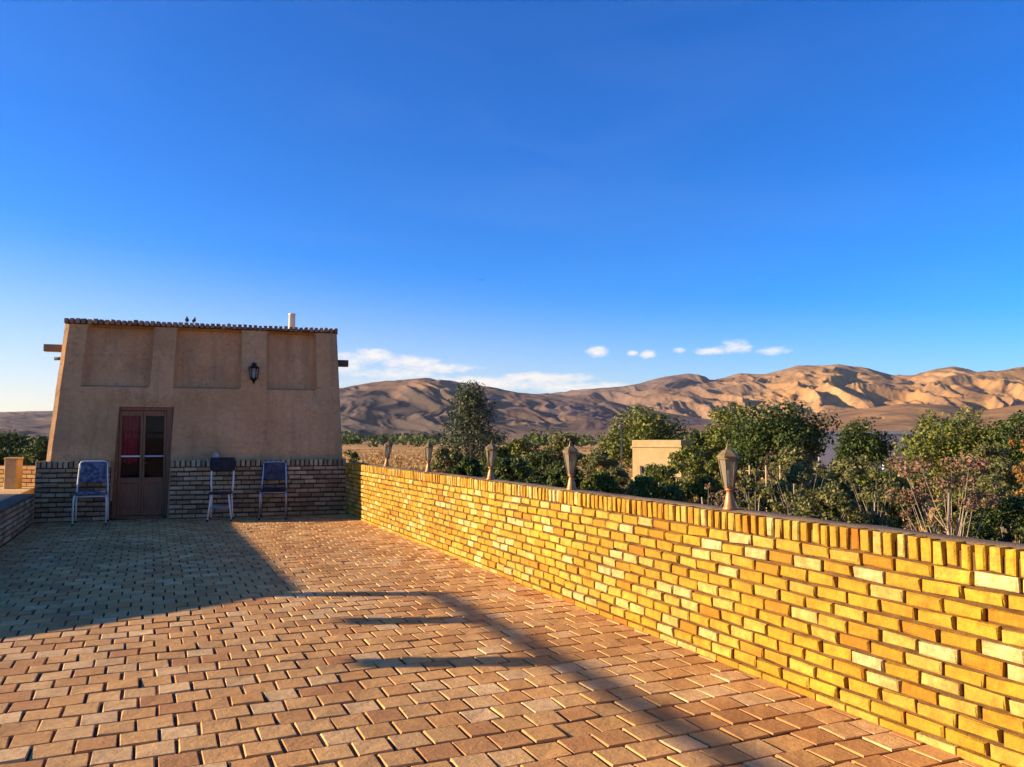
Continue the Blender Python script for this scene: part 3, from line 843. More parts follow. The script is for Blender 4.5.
# ------------------------------------------------------------------ chairs
def arc(p0, p1, p2, n=6):       # quadratic bend
    p0, p1, p2 = Vector(p0), Vector(p1), Vector(p2)
    return [p0.lerp(p1, i / n).lerp(p1.lerp(p2, i / n), i / n) for i in range(n + 1)]
def pad(x0, x1, y0, y1, z0, z1, r=0.02):
    mb = MB(); mb.rbox(x0, x1, y0, y1, z0, z1, r); return mb
def tilt(mb, ang, piv):
    rm = Matrix.Rotation(ang, 4, 'X')
    mb.v = [tuple(Vector(piv) + (rm @ (Vector(v) - Vector(piv)))) for v in mb.v]
    return mb
def soften(o, w=0.015):
    m_ = o.modifiers.new('bevel', 'BEVEL'); m_.width = w; m_.segments = 3; m_.limit_method = 'ANGLE'
    for p in o.data.polygons: p.use_smooth = True
def dining_chair(label, loc, rotz, tube, back, seat, group, w=0.25, bh=1.0, seat_z=0.47):
    t = thing('chair', label, 'chair', loc, rotz, group)
    r = 0.0125
    for sx in (-1, 1):
        x = sx * w
        lg = MB(); lg.tube([(x * 1.04, -.24, 0.012), (x * 1.02, -.235, seat_z - .07)] + arc((x, -.233, seat_z - .06), (x, -.228, seat_z - .012), (x, -.17, seat_z - .008))[1:] + [(x, .16, seat_z - .02)], r, 8)
        o = lg.build('leg', tube, t)
        ft = MB(); ft.lathe([(0.016, 0), (0.017, .012), (0.015, .028)], 10, (x * 1.04, -.24, 0)); ft.build('foot_cap', M['black_pad'], o)
        lb = MB(); lb.tube([(x * 1.04, .28, 0.012), (x, .20, seat_z - .03)], r, 8)
        o = lb.build('leg', tube, t)
        ft = MB(); ft.lathe([(0.016, 0), (0.017, .012), (0.015, .028)], 10, (x * 1.04, .28, 0)); ft.build('foot_cap', M['black_pad'], o)
    fr = MB()
    xb = w * 0.9
    fr.tube([(-w, .18, seat_z - .03), (-w * .98, .215, seat_z + .12), (-xb, .26, bh - .12)] + arc((-xb, .265, bh - .08), (-xb, .275, bh), (-xb + .08, .275, bh))[1:] + arc((xb - .08, .275, bh), (xb, .275, bh), (xb, .265, bh - .08)) + [(xb, .26, bh - .12), (w * .98, .215, seat_z + .12), (w, .18, seat_z - .03)], r, 8)
    fr.build('back_frame', tube, t)
    for yy in (-.20, .16):
        sr = MB(); sr.tube([(-w, yy, seat_z - .02), (w, yy, seat_z - .02)], r * .8, 6); sr.build('seat_rail', tube, t)
    o = pad(-w + .005, w - .005, -.24, .19, seat_z, seat_z + .05, .018).build('seat', seat, t); soften(o)
    b = tilt(pad(-xb + .006, xb - .006, .225, .262, seat_z + .17, bh - .012, .014), R(-5), (0, .25, .75))
    o = b.build('backrest', back, t); soften(o, .01)
    return t
def facing(px_az): return px_az
BA = BANG
grp = 'chairs along the brick plinth'
dining_chair('white framed chair with blue patterned backrest standing left of the door', (-0.84, 14.70, 0), BA + R(6), M['white_tube'], M['pattern'], M['pattern'], grp, 0.228, 1.0)
dining_chair('chair with dull frame, navy backrest and black seat, rightmost of the three', (1.98, 14.42, 0), BA - R(3), M['grey_tube'], M['navy'], M['black_pad'], grp, 0.208, 0.96)
def slim_chair():
    t = thing('chair', 'tall slim chair of white tubes with small dark backrest, right of the door', 'chair', (1.12, 14.42, 0), BA - R(3), grp)
    tb, r = M['white_tube'], 0.0135
    for sx in (-1, 1):
        lg = MB(); lg.tube([(sx * .19, -.20, .01), (sx * .135, -.17, .46)], r, 8); o = lg.build('leg', tb, t)
        ft = MB(); ft.lathe([(0.016, 0), (0.018, .012), (0.016, .03)], 10, (sx * .19, -.20, 0)); ft.build('foot_cap', M['black_pad'], o)
        lb = MB(); lb.tube([(sx * .18, .20, .01), (sx * .155, .15, .44)], r, 8); o = lb.build('leg', tb, t)
        ft = MB(); ft.lathe([(0.016, 0), (0.018, .012), (0.016, .03)], 10, (sx * .18, .20, 0)); ft.build('foot_cap', M['black_pad'], o)
        up = MB(); up.tube([(sx * .165, .14, .44), (sx * .178, .16, .60), (sx * .182, .21, 1.03)], r, 8); up.build('back_post', tb, t)
    for yy in (-.186, .17):
        st = MB(); st.tube([(-.165, yy, .22), (.165, yy, .22)], r * .7, 6); st.build('stretcher', M['grey_tube'], t)
    o = pad(-.18, .18, -.20, .17, .445, .475, .012).build('seat', M['black_pad'], t); soften(o, .008)
    o = tilt(pad(-.20, .20, .17, .20, .82, 1.05, .01), R(-6), (0, .2, .9)).build('backrest', M['black_pad'], t); soften(o, .008)
slim_chair()

# ------------------------------------------------------------------ lanterns on the parapet
def post_lantern():
    t = thing('parapet_lantern', '', 'lantern', (0, 0, 0), 0, 'copper lanterns along the parapet top')
    b = MB(); b.lathe([(0.058, 0), (0.058, .012), (0.050, .022), (0.040, .06), (0.026, .11), (0.024, .125), (0.036, .132), (0.036, .142), (0.020, .148)], 16)
    b.build('base', M['copper'], t)
    g = MB(); g.lathe([(0.040, .152), (0.074, .338)], 6, smooth=False); g.build('glass', M['lamp_glass'], t)
    b = MB(); b.lathe([(0.012, .15), (0.014, .19), (0.026, .225), (0.024, .25), (0.006, .268)], 10); b.build('bulb', M['white_paint'], t)
    f = MB()
    for k in range(6):
        a = 2 * math.pi * k / 6
        f.tube([(0.042 * math.cos(a), 0.042 * math.sin(a), .15), (0.077 * math.cos(a), 0.077 * math.sin(a), .34)], 0.0055, 5)
    f.lathe([(0.046, .146), (0.046, .156), (0.038, .156)], 6); f.lathe([(0.084, .336), (0.084, .350), (0.07, .350)], 6)
    f.build('frame', M['brass_frame'], t)
    c = MB(); c.lathe([(0.092, .351), (0.092, .360), (0.070, .378), (0.040, .400), (0.022, .404), (0.018, .414), (0.008, .430), (0.003, .455)], 6, smooth=False)
    c.build('cap', M['brass_frame'], t)
    return t
proto = post_lantern()
for i, (Y, lab) in enumerate(((4.165, 'copper lantern on the parapet nearest the camera, largest of the five'), (6.30, 'copper lantern on the parapet, second nearest, left of the yellow house'),
                              (8.16, 'copper lantern on the parapet, middle of the five, beside the conifer'), (10.32, 'copper lantern on the parapet at the left foot of the conifer'),
                              (12.42, 'copper lantern on the parapet farthest away, nearest the mud building'))):
    o = proto if i == 0 else copy_tree(proto)
    o['label'] = lab; o.scale = (0.80, 0.80, 0.96); o.location = (WX + 0.125, Y, 0.932); o.rotation_euler = (random.gauss(0, .02), random.gauss(0, .02), random.uniform(0, 1))

# ------------------------------------------------------------------ unseen timber frame, added on the adjoining roof to throw the beam shadows
SUN_AZ, SUN_EL = R(22.5), math.atan(0.25)        # light heads to +X, a little to -Y
def shadow_frame():
    k = math.tan(SUN_EL) / math.cos(SUN_AZ); tn = math.tan(SUN_AZ)
    X = -3.3
    dx = 2.42 - X
    zb = dx * k            # beam height whose shadow falls at X = 2.42
    dy = dx * tn
    t = thing('shadow_railing', 'unseen timber railing frame with short hanging blocks, added to cast the beam shadows', 'railing', (X, 0, -0.03))
    b = MB()
    b.rbox(-.03, .03, -6.0 + dy, 7.0 + dy, zb - .01, zb + .05, .008); b.build('top_beam', M['beam_wood'], t)
    for Y in (6.90, -5.9):
        p = MB(); p.rbox(-.05, .05, Y + dy - .09, Y + dy + .09, 0, zb - .011, .01); p.build('post', M['beam_wood'], t)
    for Y, L in ((5.75, 0.25), (4.52, 0.30)):
        p = MB(); p.rbox(-.04, .04, Y + dy - .11, Y + dy + .11, zb - L, zb - .011, .01); p.build('hanging_block', M['beam_wood'], t)
shadow_frame()

def shadow_parapet():
    """unseen parapet added on the adjoining roof, shaped to cast the terrace shadow"""
    X = -4.0
    k = math.tan(SUN_EL) / math.cos(SUN_AZ); tn = math.tan(SUN_AZ)
    pr = []
    for sx, sy in ((-1.9, 6.17), (-.91, 6.59), (.6, 7.2), (1.32, 7.56), (1.25, 14.35)):  # floor shadow outline, traced back along the light to this added wall
        pr.append((sy + (sx - X) * tn, (sx - X) * k))
    t = thing('shadow_parapet', 'unseen mud parapet added on the adjoining roof, sloped to cast the terrace shadow', 'wall', (X, 0, 0))
    m = MB(); vs = []
    for y, z in pr:
        z0 = -.03 if y < 9.0 else 0.45
        vs += [(0, y, -.03), (0, y, z), (-.3, y, z), (-.3, y, -.03)]
    fs = []
    for i in range(len(pr) - 1):
        b = i * 4
        for q in range(3): fs.append((b + q, b + q + 1, b + 5 + q, b + 4 + q))
    e = (len(pr) - 1) * 4
    fs += [(3, 2, 1, 0), (e, e + 1, e + 2, e + 3)]
    m.add(vs, fs); m.build('body', M['adobe_far'], t)
shadow_parapet()

# ------------------------------------------------------------------ left background
def garden_wall():
    p0, p1 = Vector((-6.0, 20.7, 0.45)), Vector((-1.56, 17.4, 0.45))
    d = p1 - p0; L = d.length
    t = thing('brick_wall', 'low orange sunlit brick wall with a taller post beyond the terrace, far left', 'wall', p0, math.atan2(d.y, d.x))
    core = MB(); core.box(0, L, 0.012, 0.22, -.02, 0.40); core.build('mortar_core', M['mortar'], t)
    f = MB()
    for r in range(5):
        x = -0.1 * (r % 2)
        while x < L:
            a, b = max(0, x), min(L, x + .21)
            if b - a > .03: f.block(((a + b) / 2, 0.008, r * .08 + .04), (1, 0, 0), (0, 0, 1), (0, -1, 0), (b - a) / 2 - .006, .032, .014, .004, 0, .0015, back=False)
            x += .21
    f.build('brick_courses', M['orange_brick'], t)
    return t
garden_wall()
def small_post():
    x, y = at(16, 14.85)
    t = thing('gate_post', 'square pale yellow post rising above the orange wall on the left', 'post', (x, y, 0.45), R(-20))
    m = MB(); m.rbox(-.11, .11, -.11, .11, 0, .53, .012); m.build('shaft', M['adobe_far'], t)
    m = MB(); m.rbox(-.12, .12, -.12, .12, .531, .575, .012); m.build('cap', M['adobe_far'], t)
small_post()

# ------------------------------------------------------------------ vegetation
def leaf_quads(C, N, size, g, flat=0.35):
    """C centres (n,3), N normals (n,3): pointed leaf quads"""
    n = len(C)
    a = g.normal(size=(n, 3)); a -= N * (a * N).sum(1, keepdims=True); a /= np.linalg.norm(a, axis=1, keepdims=True) + 1e-9
    b = np.cross(N, a)
    s = size * g.uniform(0.6, 1.4, (n, 1))
    w = s * g.uniform(0.45, 0.75, (n, 1))
    fold = N * s * g.uniform(-flat, flat, (n, 1))
    V = np.stack([C - a * s, C + b * w + fold, C + a * s, C - b * w + fold], 1).reshape(-1, 3)
    F = np.arange(4 * n).reshape(n, 4)
    return V, F
def crown_mesh(name, kind, W, H, leaf, n, m, seed):
    """crown in local space: base z=0, height H, width W"""
    g = np.random.default_rng(seed)
    cl = []
    if kind == 'cone':
        k = 70
        for i in range(k):
            z = H * (i + 0.5) / k
            q = z / H
            rad = W / 2 * (0.25 + 0.75 * math.sin(min(1, q / 0.35) * math.pi / 2)) * (1 - q) ** 0.62 if q > 0.0 else W / 4
            a = i * 2.399 + g.uniform(-.5, .5)
            rr = rad * g.uniform(0.45, 0.95)
            cl.append((rr * math.cos(a), rr * math.sin(a), z, W * g.uniform(0.09, 0.17)))
        cl.append((0, 0, H * .97, W * .06))
    elif kind == 'bush':
        k = 46
        for i in range(k):
            a = g.uniform(0, 2 * math.pi); q = g.uniform(0, 1) ** 0.7
            z = H * (0.08 + 0.86 * q)
            rad = W / 2 * math.sqrt(max(0.02, 1 - (2 * q - 0.85) ** 2 / 1.4))
            rr = rad * math.sqrt(g.uniform(0.05, 1)) * g.uniform(.8, 1.08)
            cl.append((rr * math.cos(a), rr * math.sin(a), z, W * g.uniform(0.07, 0.15)))
    elif kind == 'sparse':
        k = 34
        for i in range(k):
            a = g.uniform(0, 2 * math.pi); q = g.uniform(0, 1)
            z = H * (0.1 + 0.88 * q)
            rr = W / 2 * math.sqrt(g.uniform(0.03, 1)) * (0.55 + 0.5 * q)
            cl.append((rr * math.cos(a), rr * math.sin(a), z, W * g.uniform(0.05, 0.10)))
    else:
        k = 84
        for i in range(k):
            d = g.normal(size=3); d /= np.linalg.norm(d)
            if d[2] < -0.55: d[2] *= -0.5
            q = g.uniform(0.25, 1.0) ** 0.5 * g.uniform(.84, 1.06)
            cl.append((W / 2 * d[0] * q, W / 2 * d[1] * q, H * 0.46 + H * 0.50 * d[2] * q, W * g.uniform(0.09, 0.17)))
    cl = np.array(cl)
    wts = cl[:, 3] ** 2; wts /= wts.sum()
    ci = g.choice(len(cl), n, p=wts)
    d = g.normal(size=(n, 3)); d /= np.linalg.norm(d, axis=1, keepdims=True)
    r = g.uniform(0.25, 1.0, (n, 1)) ** 0.5 * g.uniform(0.8, 1.12, (n, 1))
    sq = np.array([1.25, 1.25, 0.95])
    Cn = cl[ci, :3] + d * r * cl[ci, 3:4] * sq
    N = d * 0.7 + g.normal(size=(n, 3)) * 0.6 + np.array([0, 0, 0.35])
    N /= np.linalg.norm(N, axis=1, keepdims=True)
    V, F = leaf_quads(Cn, N, leaf, g)
    return np_mesh(name, V, F, [M[m]]), cl
def trunk_mb(h0, H, rad, cl, seed, nl=9):
    """tapered trunk from 0 to well inside the crown with limbs towards its clumps"""
    g = random.Random(seed)
    mb = MB()
    lean = (g.uniform(-.06, .06), g.uniform(-.06, .06))
    top = h0 + H * 0.72
    pts = []
    for i in range(8):
        q = i / 7
        pts.append((lean[0] * top * q + g.uniform(-1, 1) * rad * .4 * (i > 0), lean[1] * top * q + g.uniform(-1, 1) * rad * .4 * (i > 0), top * q))
    mb.tube(pts, [rad * (1.35 if i == 0 else 1) * (1 - 0.80 * i / 7) for i in range(8)], 8)
    ids = g.sample(range(len(cl)), min(nl, len(cl)))
    for i in ids:
        c = cl[i]
        e = Vector((c[0], c[1], c[2] + h0))
        q = min(0.95, max(0.25, (e.z - 0.25 * H) / top)) * g.uniform(.7, .95)
        s = Vector(pts[0]).lerp(Vector(pts[-1]), q)
        mid = s.lerp(e, .5) + Vector((0, 0, -0.05 * H))
        r0 = rad * (1 - .8 * q) * .6
        mb.tube([s, mid, e], [r0, r0 * .6, r0 * .2], 5, caps=False)
    return mb
CACHE = {}
def tree(name, label, cat, px, top_y, wpx, D, kind, m, leafpx=1.7, n=2600, group=None, crown_frac=0.8, ground=GZ, bark='bark', hpx=None, nl=9, seed=0, rads=1.0):
    x, y = at(px, D)
    ztop = z_at(top_y, D)
    W = wpx / FPX * D
    tot = ztop - ground
    H = (hpx / FPX * D) if hpx else tot * crown_frac
    H = min(H, tot * .96)
    t = thing(name, label, cat, (x, y, ground), 0, group)
    n = int(n * (2.3 if kind == 'round' else 2.0 if kind == 'bush' else 1.3)); leafpx *= (1.0 if kind == 'round' else 0.85)
    me, cl = crown_mesh('crown', kind, W, H, leafpx / FPX * D, n, m, seed + int(px * 7 + D))
    link('crown', me, t, (0, 0, tot - H))
    rad = max(0.03, min(0.28, 0.035 * tot)) * rads
    trunk_mb(tot - H, H, rad, cl, int(px), nl).build('trunk', M[bark], t)
    return t

gA, gB, gC = 'broad dark trees in the middle distance', 'olive green garden trees beyond the parapet', 'leafy shrubs just beyond the parapet'
# name, label, cat, px, top, width px, depth
tree('conifer', 'tall tapering conifer left of centre, above all its neighbours', 'tree', 471, 390, 84, 55, 'cone', 'leaf_pine', 1.6, 9000, crown_frac=.95, nl=14)
tree('broadleaf_tree', 'largest dark round tree, right of the yellow house below the golden hills', 'tree', 774, 397, 112, 60, 'round', 'leaf_dark', 1.7, 6000, gA, .84)
tree('broadleaf_tree', 'dark tree with lopsided crown leaning against the largest dark tree on its left', 'tree', 732, 404, 62, 64, 'round', 'leaf_mid', 1.7, 2800, gA, .84)
tree('broadleaf_tree', 'small dark ball shaped tree in front of the grey house', 'tree', 864, 421, 60, 72, 'round', 'leaf_dark', 1.6, 3000, gA, .86)
tree('broadleaf_tree', 'wide mid green tree between the grey house and the right edge', 'tree', 952, 402, 104, 46, 'round', 'leaf_mid', 1.8, 5200, gA, .86)
tree('broadleaf_tree', 'dark green tree cut off by the right edge of the photo', 'tree', 1024, 406, 70, 42, 'round', 'leaf_dark', 1.8, 3600, gA, .86)
tree('broadleaf_tree', 'dull dark tree rising directly behind the yellow house', 'tree', 646, 409, 84, 80, 'round', 'leaf_mid', 1.6, 4200, gA, .86)
tree('broadleaf_tree', 'dark low tree between the yellow house and the largest dark tree', 'tree', 706, 425, 44, 84, 'round', 'leaf_dark', 1.6, 2600, gA, .88)
tree('broadleaf_tree', 'dark small tree half hidden behind the building corner', 'tree', 356, 421, 24, 24, 'round', 'leaf_dark', 1.6, 1600, gA, .8)
for px, top, w, dd, m_, lab in (
        (520, 440, 52, 42, 'leaf_mid', 'olive tree at the right foot of the tall conifer'),
        (560, 434, 54, 46, 'leaf_olive', 'olive tree rising behind the second nearest lantern'),
        (497, 446, 40, 36, 'leaf_dark', 'dark shrubby tree behind the middle lantern'),
        (540, 452, 56, 30, 'leaf_dark', 'dark shrubby tree between the middle and second nearest lanterns'),
        (596, 450, 44, 38, 'leaf_olive', 'olive tree just left of the yellow house'),
        (448, 446, 40, 40, 'leaf_olive', 'olive shrub at the left foot of the tall conifer'),
        (690, 446, 52, 34, 'leaf_mid', 'bright green tree beside the right wall of the yellow house'),
        (656, 464, 56, 27, 'leaf_mid', 'green bush in front of the yellow house'),
        (614, 466, 40, 25, 'leaf_olive', 'yellowish bush at the lower left corner of the yellow house'),
        (722, 452, 40, 33, 'leaf_mid', 'green tree directly behind the nearest lantern'),
        (792, 449, 54, 30, 'leaf_olive', 'olive tree with an orange tinged top below the largest dark tree'),
        (905, 470, 40, 30, 'leaf_mid', 'low green tree below the strip of straw coloured field'),
        (988, 446, 60, 26, 'leaf_olive', 'olive tree at the right, above the reddish shrub')):
    tree('garden_tree', lab, 'tree', px, top, w, dd, 'bush', m_, 1.8, 2400, gB, .7, hpx=min(60, 700 / 12))
for px, top, w, dd, m_, lab in (
        (845, 460, 80, 18, 'leaf_olive', 'large olive shrub below the ball shaped dark tree'),
        (800, 465, 72, 16, 'leaf_olive', 'olive shrub right of the white garden rail'),
        (758, 484, 64, 14, 'leaf_olive', 'olive shrub in front of the white garden rail'),
        (700, 474, 60, 19, 'leaf_mid', 'green shrub left of the nearest lantern'),
        (648, 474, 62, 17, 'leaf_mid', 'deep green shrub below the yellow house, left of centre'),
        (600, 470, 46, 19, 'leaf_mid', 'green shrub right of the second nearest lantern'),
        (882, 470, 66, 13, 'leaf_mid', 'green shrub left of the reddish branchy shrub'),
        (825, 490, 84, 11, 'leaf_olive', 'greyish olive shrub low behind the parapet, left of the reddish shrub'),
        (1010, 498, 84, 9.5, 'leaf_dark', 'dark shadowy shrub in the lower right behind the parapet'),
        (965, 488, 60, 11.5, 'leaf_mid', 'green shrub mingled with the right of the reddish shrub'),
        (470, 456, 40, 22, 'leaf_dark', 'dark shrub under the tall conifer'),
        (565, 462, 46, 20, 'leaf_dark', 'dark shrub hugging the second nearest lantern'),
        (512, 458, 56, 24, 'leaf_dark', 'dark shrub right of the middle lantern')):
    tree('shrub', lab, 'shrub', px, top, w, dd, 'bush', m_, 2.3, 2600, gC, .5, hpx=75, nl=16)
tree('shrub', 'branchy shrub with reddish leaves and bare pale stems near the right edge', 'shrub', 940, 458, 104, 9.5, 'sparse', 'leaf_red', 2.1, 2600, gC, .5, bark='pale_bark', hpx=110, nl=34, rads=.3)
tree('shrub', 'orange leaved shrub cut off by the right edge of the photo', 'shrub', 1024, 440, 40, 16, 'sparse', 'leaf_orange', 2.0, 1500, gC, .5, bark='pale_bark', hpx=80, nl=20, rads=.35)
tree('shrub', 'reddish low shrub behind the parapet beside the nearest lantern', 'shrub', 716, 480, 34, 12, 'sparse', 'leaf_red', 1.9, 800, gC, .5, bark='pale_bark', hpx=60, nl=18, rads=.35)

for px, top, w, dd, m_, lab in (
        (792, 458, 60, 13, 'leaf_olive', 'twiggy olive shrub with loose upright shoots right of the garden rail'),
        (862, 464, 70, 11.5, 'leaf_olive', 'twiggy olive shrub with loose upright shoots left of the reddish shrub'),
        (738, 470, 46, 12.5, 'leaf_olive', 'twiggy olive shrub with loose shoots at the back of the nearest lantern'),
        (990, 470, 60, 10.5, 'leaf_olive', 'twiggy olive shrub rising over the dark shrub in the lower right')):
    tree('shrub', lab, 'shrub', px, top, w, dd, 'sparse', m_, 1.7, 2200, gC, .5, bark='pale_bark', hpx=90, nl=26, rads=.25)
# left background trees seen past the building
for px, top, w, dd, lab in ((8, 431, 60, 70, 'dark tree at the far left edge beyond the orange wall'), (44, 433, 46, 66, 'dark tree touching the left corner of the mud building'), (-40, 430, 70, 75, 'dark tree left of the photo beyond the orange wall')):
    if px < 0: continue
    tree('broadleaf_tree', lab, 'tree', px, top, w, dd, 'round', 'leaf_dark', 1.7, 3200, 'dark trees beyond the left wall', .92, hpx=60)

# far-off wood on the plain: one mass
def far_wood():
    g = np.random.default_rng(9)
    Cs, Ns, sz = [], [], []
    for (p0, p1, d0, d1, cnt, hh) in ((340, 470, 420, 900, 2600, 9), (480, 700, 380, 900, 4200, 9), (700, 1100, 300, 480, 2600, 5), (-80, 40, 200, 420, 1500, 6)):
        k = cnt // 40
        for i in range(k):
            px, d = g.uniform(p0, p1), g.uniform(d0, d1)
            x, y = at(px, d)
            w, h = g.uniform(4, 10), hh * g.uniform(.5, 1.1)
            dd = g.normal(size=(40, 3)); dd /= np.linalg.norm(dd, axis=1, keepdims=True)
            Cs.append(np.array([x, y, GZ + h * .5]) + dd * np.array([w * .6, w * .6, h * .5]) * g.uniform(.7, 1.05, (40, 1)))
            Ns.append(dd + g.normal(size=(40, 3)) * .4)
    C, N = np.concatenate(Cs), np.concatenate(Ns); N /= np.linalg.norm(N, axis=1, keepdims=True)
    V, F = leaf_quads(C, N, 1.3, g)
    o = link('distant_wood', np_mesh('distant_wood', V, F, [M['leaf_dark']]))
    tag(o, 'far line of dark trees across the plain below the hills', 'wood', kind='stuff')
far_wood()

def dry_grass():
    g = np.random.default_rng(21)
    Cs = []
    for (p0, p1, d0, d1, cnt) in ((335, 480, 70, 330, 420), (480, 680, 60, 330, 380), (680, 1060, 40, 200, 420), (-60, 45, 60, 220, 160)):
        for i in range(cnt):
            px, d = g.uniform(p0, p1), d0 * (d1 / d0) ** g.uniform(0, 1)
            x, y = at(px, d); k = 26; w = g.uniform(.5, 1.8)
            h = g.uniform(.3, 1.1)
            Cs.append(np.stack([x + g.normal(size=k) * w, y + g.normal(size=k) * w, GZ + np.abs(g.normal(size=k)) * h * .5], -1))
    C = np.concatenate(Cs); N = g.normal(size=C.shape) * np.array([1, 1, .35]); N /= np.linalg.norm(N, axis=1, keepdims=True)
    V, F = leaf_quads(C, N, .26, g)
    o = link('dry_grass', np_mesh('dry_grass', V, F, [M['straw']]))
    tag(o, 'tufts of dry golden grass scattered over the plain', 'grass', kind='stuff')
dry_grass()

# ------------------------------------------------------------------ houses and small things in the valley
def simple_house(name, label, px0, px1, top_y, D, depth, wallm, roofm, wins, doors, rot=0.0, parapet=0.25):
    x0, y0 = at(px0, D); x1, y1 = at(px1, D)
    a = math.atan2(y1 - y0, x1 - x0) + rot
    W = math.hypot(x1 - x0, y1 - y0) * (1.0 / max(0.5, math.cos(rot)) - (0.18 if abs(rot) > 0.3 else 0))
    H = z_at(top_y, D) - GZ
    t = thing(name, label, 'house', (x0, y0, GZ), a)
    m = MB()
    th = 0.0
    # front wall as a grid with real openings
    xs = sorted({0, W} | {v for w in wins + doors for v in (w[0], w[1])}); zs = sorted({0, H - parapet} | {v for w in wins + doors for v in (w[2], w[3])})
    op = lambda xc, zc: any(w[0] < xc < w[1] and w[2] < zc < w[3] for w in wins + doors)
    for i in range(len(xs) - 1):
        for j in range(len(zs) - 1):
            if not op((xs[i] + xs[i + 1]) / 2, (zs[j] + zs[j + 1]) / 2):
                m.add([(xs[i], 0, zs[j]), (xs[i + 1], 0, zs[j]), (xs[i + 1], 0, zs[j + 1]), (xs[i], 0, zs[j + 1])], [(0, 1, 2, 3)])
    for w in wins + doors:
        a0, a1, b0, b1 = w; dd = 0.22
        m.add([(a0, 0, b0), (a1, 0, b0), (a1, 0, b1), (a0, 0, b1), (a0, dd, b0), (a1, dd, b0), (a1, dd, b1), (a0, dd, b1)], [(0, 4, 5, 1), (1, 5, 6, 2), (2, 6, 7, 3), (3, 7, 4, 0)])
    h = H - parapet
    m.add([(0, 0, 0), (W, 0, 0), (W, depth, 0), (0, depth, 0), (0, 0, h), (W, 0, h), (W, depth, h), (0, depth, h)], [(1, 2, 6, 5), (2, 3, 7, 6), (3, 0, 4, 7)])
    m.build('wall', wallm, t)
    r = MB(); o = 0.10
    r.box(-o, W + o, -o, depth + o, h, h + .10)
    r.box(-.02, W + .02, -.02, .2, h + .101, H); r.box(-.02, W + .02, depth - .2, depth + .02, h + .101, H)
    r.box(-.02, .2, .201, depth - .201, h + .101, H); r.box(W - .2, W + .02, .201, depth - .201, h + .101, H)
    r.build('roof', roofm, t)
    for w in wins:
        f = MB(); a0, a1, b0, b1 = w
        f.box(a0, a0 + .07, .12, .19, b0, b1); f.box(a1 - .07, a1, .12, .19, b0, b1); f.box(a0 + .07, a1 - .07, .121, .189, b0, b0 + .07); f.box(a0 + .07, a1 - .07, .121, .189, b1 - .07, b1); f.box((a0 + a1) / 2 - .03, (a0 + a1) / 2 + .03, .122, .188, b0 + .07, b1 - .07)
        fo = f.build('window', M['white_paint'], t)
        p = MB(); p.add([(a0, .16, b0), (a1, .16, b0), (a1, .16, b1), (a0, .16, b1)], [(0, 1, 2, 3)]); p.build('pane', M['window_dark'], fo)
    for w in doors:
        a0, a1, b0, b1 = w
        d = MB(); d.box(a0, a1, .15, .21, b0, b1); do = d.build('door', M['dark_wood'], t)
        k = MB(); k.box(a1 - .16, a1 - .12, .12, .149, b0 + .95, b0 + 1.1); k.build('handle', M['steel'], do)
    return t
simple_house('yellow_house', 'sunlit yellow mud house with flat roof standing among the garden trees', 632, 683, 440, 62, 2.6, M['adobe_far'], M['adobe_far'], [(0.6, 1.3, 2.1, 3.2)], [(2.2, 3.1, 0.0, 2.2)], rot=R(-30), parapet=0.55)
simple_house('grey_house', 'long grey flat roofed house in shade between the dark trees on the right', 796, 926, 431, 98, 8, M['grey_render'], M['grey_render'], [(1.2, 2.6, 2.0, 3.6), (8.4, 9.8, 2.2, 3.8), (10.6, 11.8, 1.2, 2.6)], [(4.2, 5.3, 0, 2.3)], rot=R(-4), parapet=.4)

def pole(px, top, D):
    x, y = at(px, D); H = z_at(top, D) - GZ
    t = thing('lamp_post', 'slender pale lamp post left of the yellow house', 'lamp post', (x, y, GZ))
    m = MB(); m.tube([(0, 0, 0), (0, 0, H * .5), (0, 0, H - .35)], [.09, .07, .055], 8); m.build('shaft', M['adobe_far'], t)
    m = MB(); m.lathe([(0.06, H - .36), (.16, H - .30), (.20, H - .15), (.14, H - .04), (.03, H)], 12); m.build('lamp_head', M['lamp_glass'], t)
pole(621, 424, 56)
def white_rail():
    D = 20.0; x, y = at(764, D)
    zt, zb = z_at(465, D), z_at(490, D)
    t = thing('garden_rail', 'slim pale garden rail with three posts among the olive shrubs', 'rail', (x, y, GZ), R(-30))
    for k in (-.38, 0.02, .36):
        m = MB(); m.tube([(k, 0, 0), (k, 0, zt - GZ)], .022, 8); m.build('post', M['adobe_far'], t)
    for z in (zt - .14, zb + .16):
        m = MB(); m.tube([(-.6, 0.031, z - GZ), (.5, 0.031, z - GZ)], .014, 8); m.build('rail', M['adobe_far'], t)
white_rail()
D = 84; x, y = at(882, D)
t = thing('bollard', 'short white post in front of the grey house', 'post', (x, y, GZ))
H = z_at(455, D) - GZ
m = MB(); m.lathe([(.14, 0), (.14, H - .1), (.10, H - .02), (.03, H)], 10); m.build('shaft', M['white_paint'], t)

# ------------------------------------------------------------------ dusty evening air
def haze():
    m = bpy.data.materials.new('dusty_air'); m.use_nodes = True
    nt = m.node_tree; nt.nodes.remove(nt.nodes['Principled BSDF'])
    v = node(nt, 'ShaderNodeVolumePrincipled')
    v.inputs['Color'].default_value = (0.90, 0.88, 0.88, 1); v.inputs['Density'].default_value = 3.2e-5; v.inputs['Anisotropy'].default_value = 0.2
    nt.links.new(v.outputs[0], nt.nodes['Material Output'].inputs['Volume'])
    b = MB(); b.box(-9500, 9500, -9500, 9500, GZ - 12, 420)
    tag(b.build('haze', m), kind='stuff', label='thin dusty air over the plain and the hills')
haze()

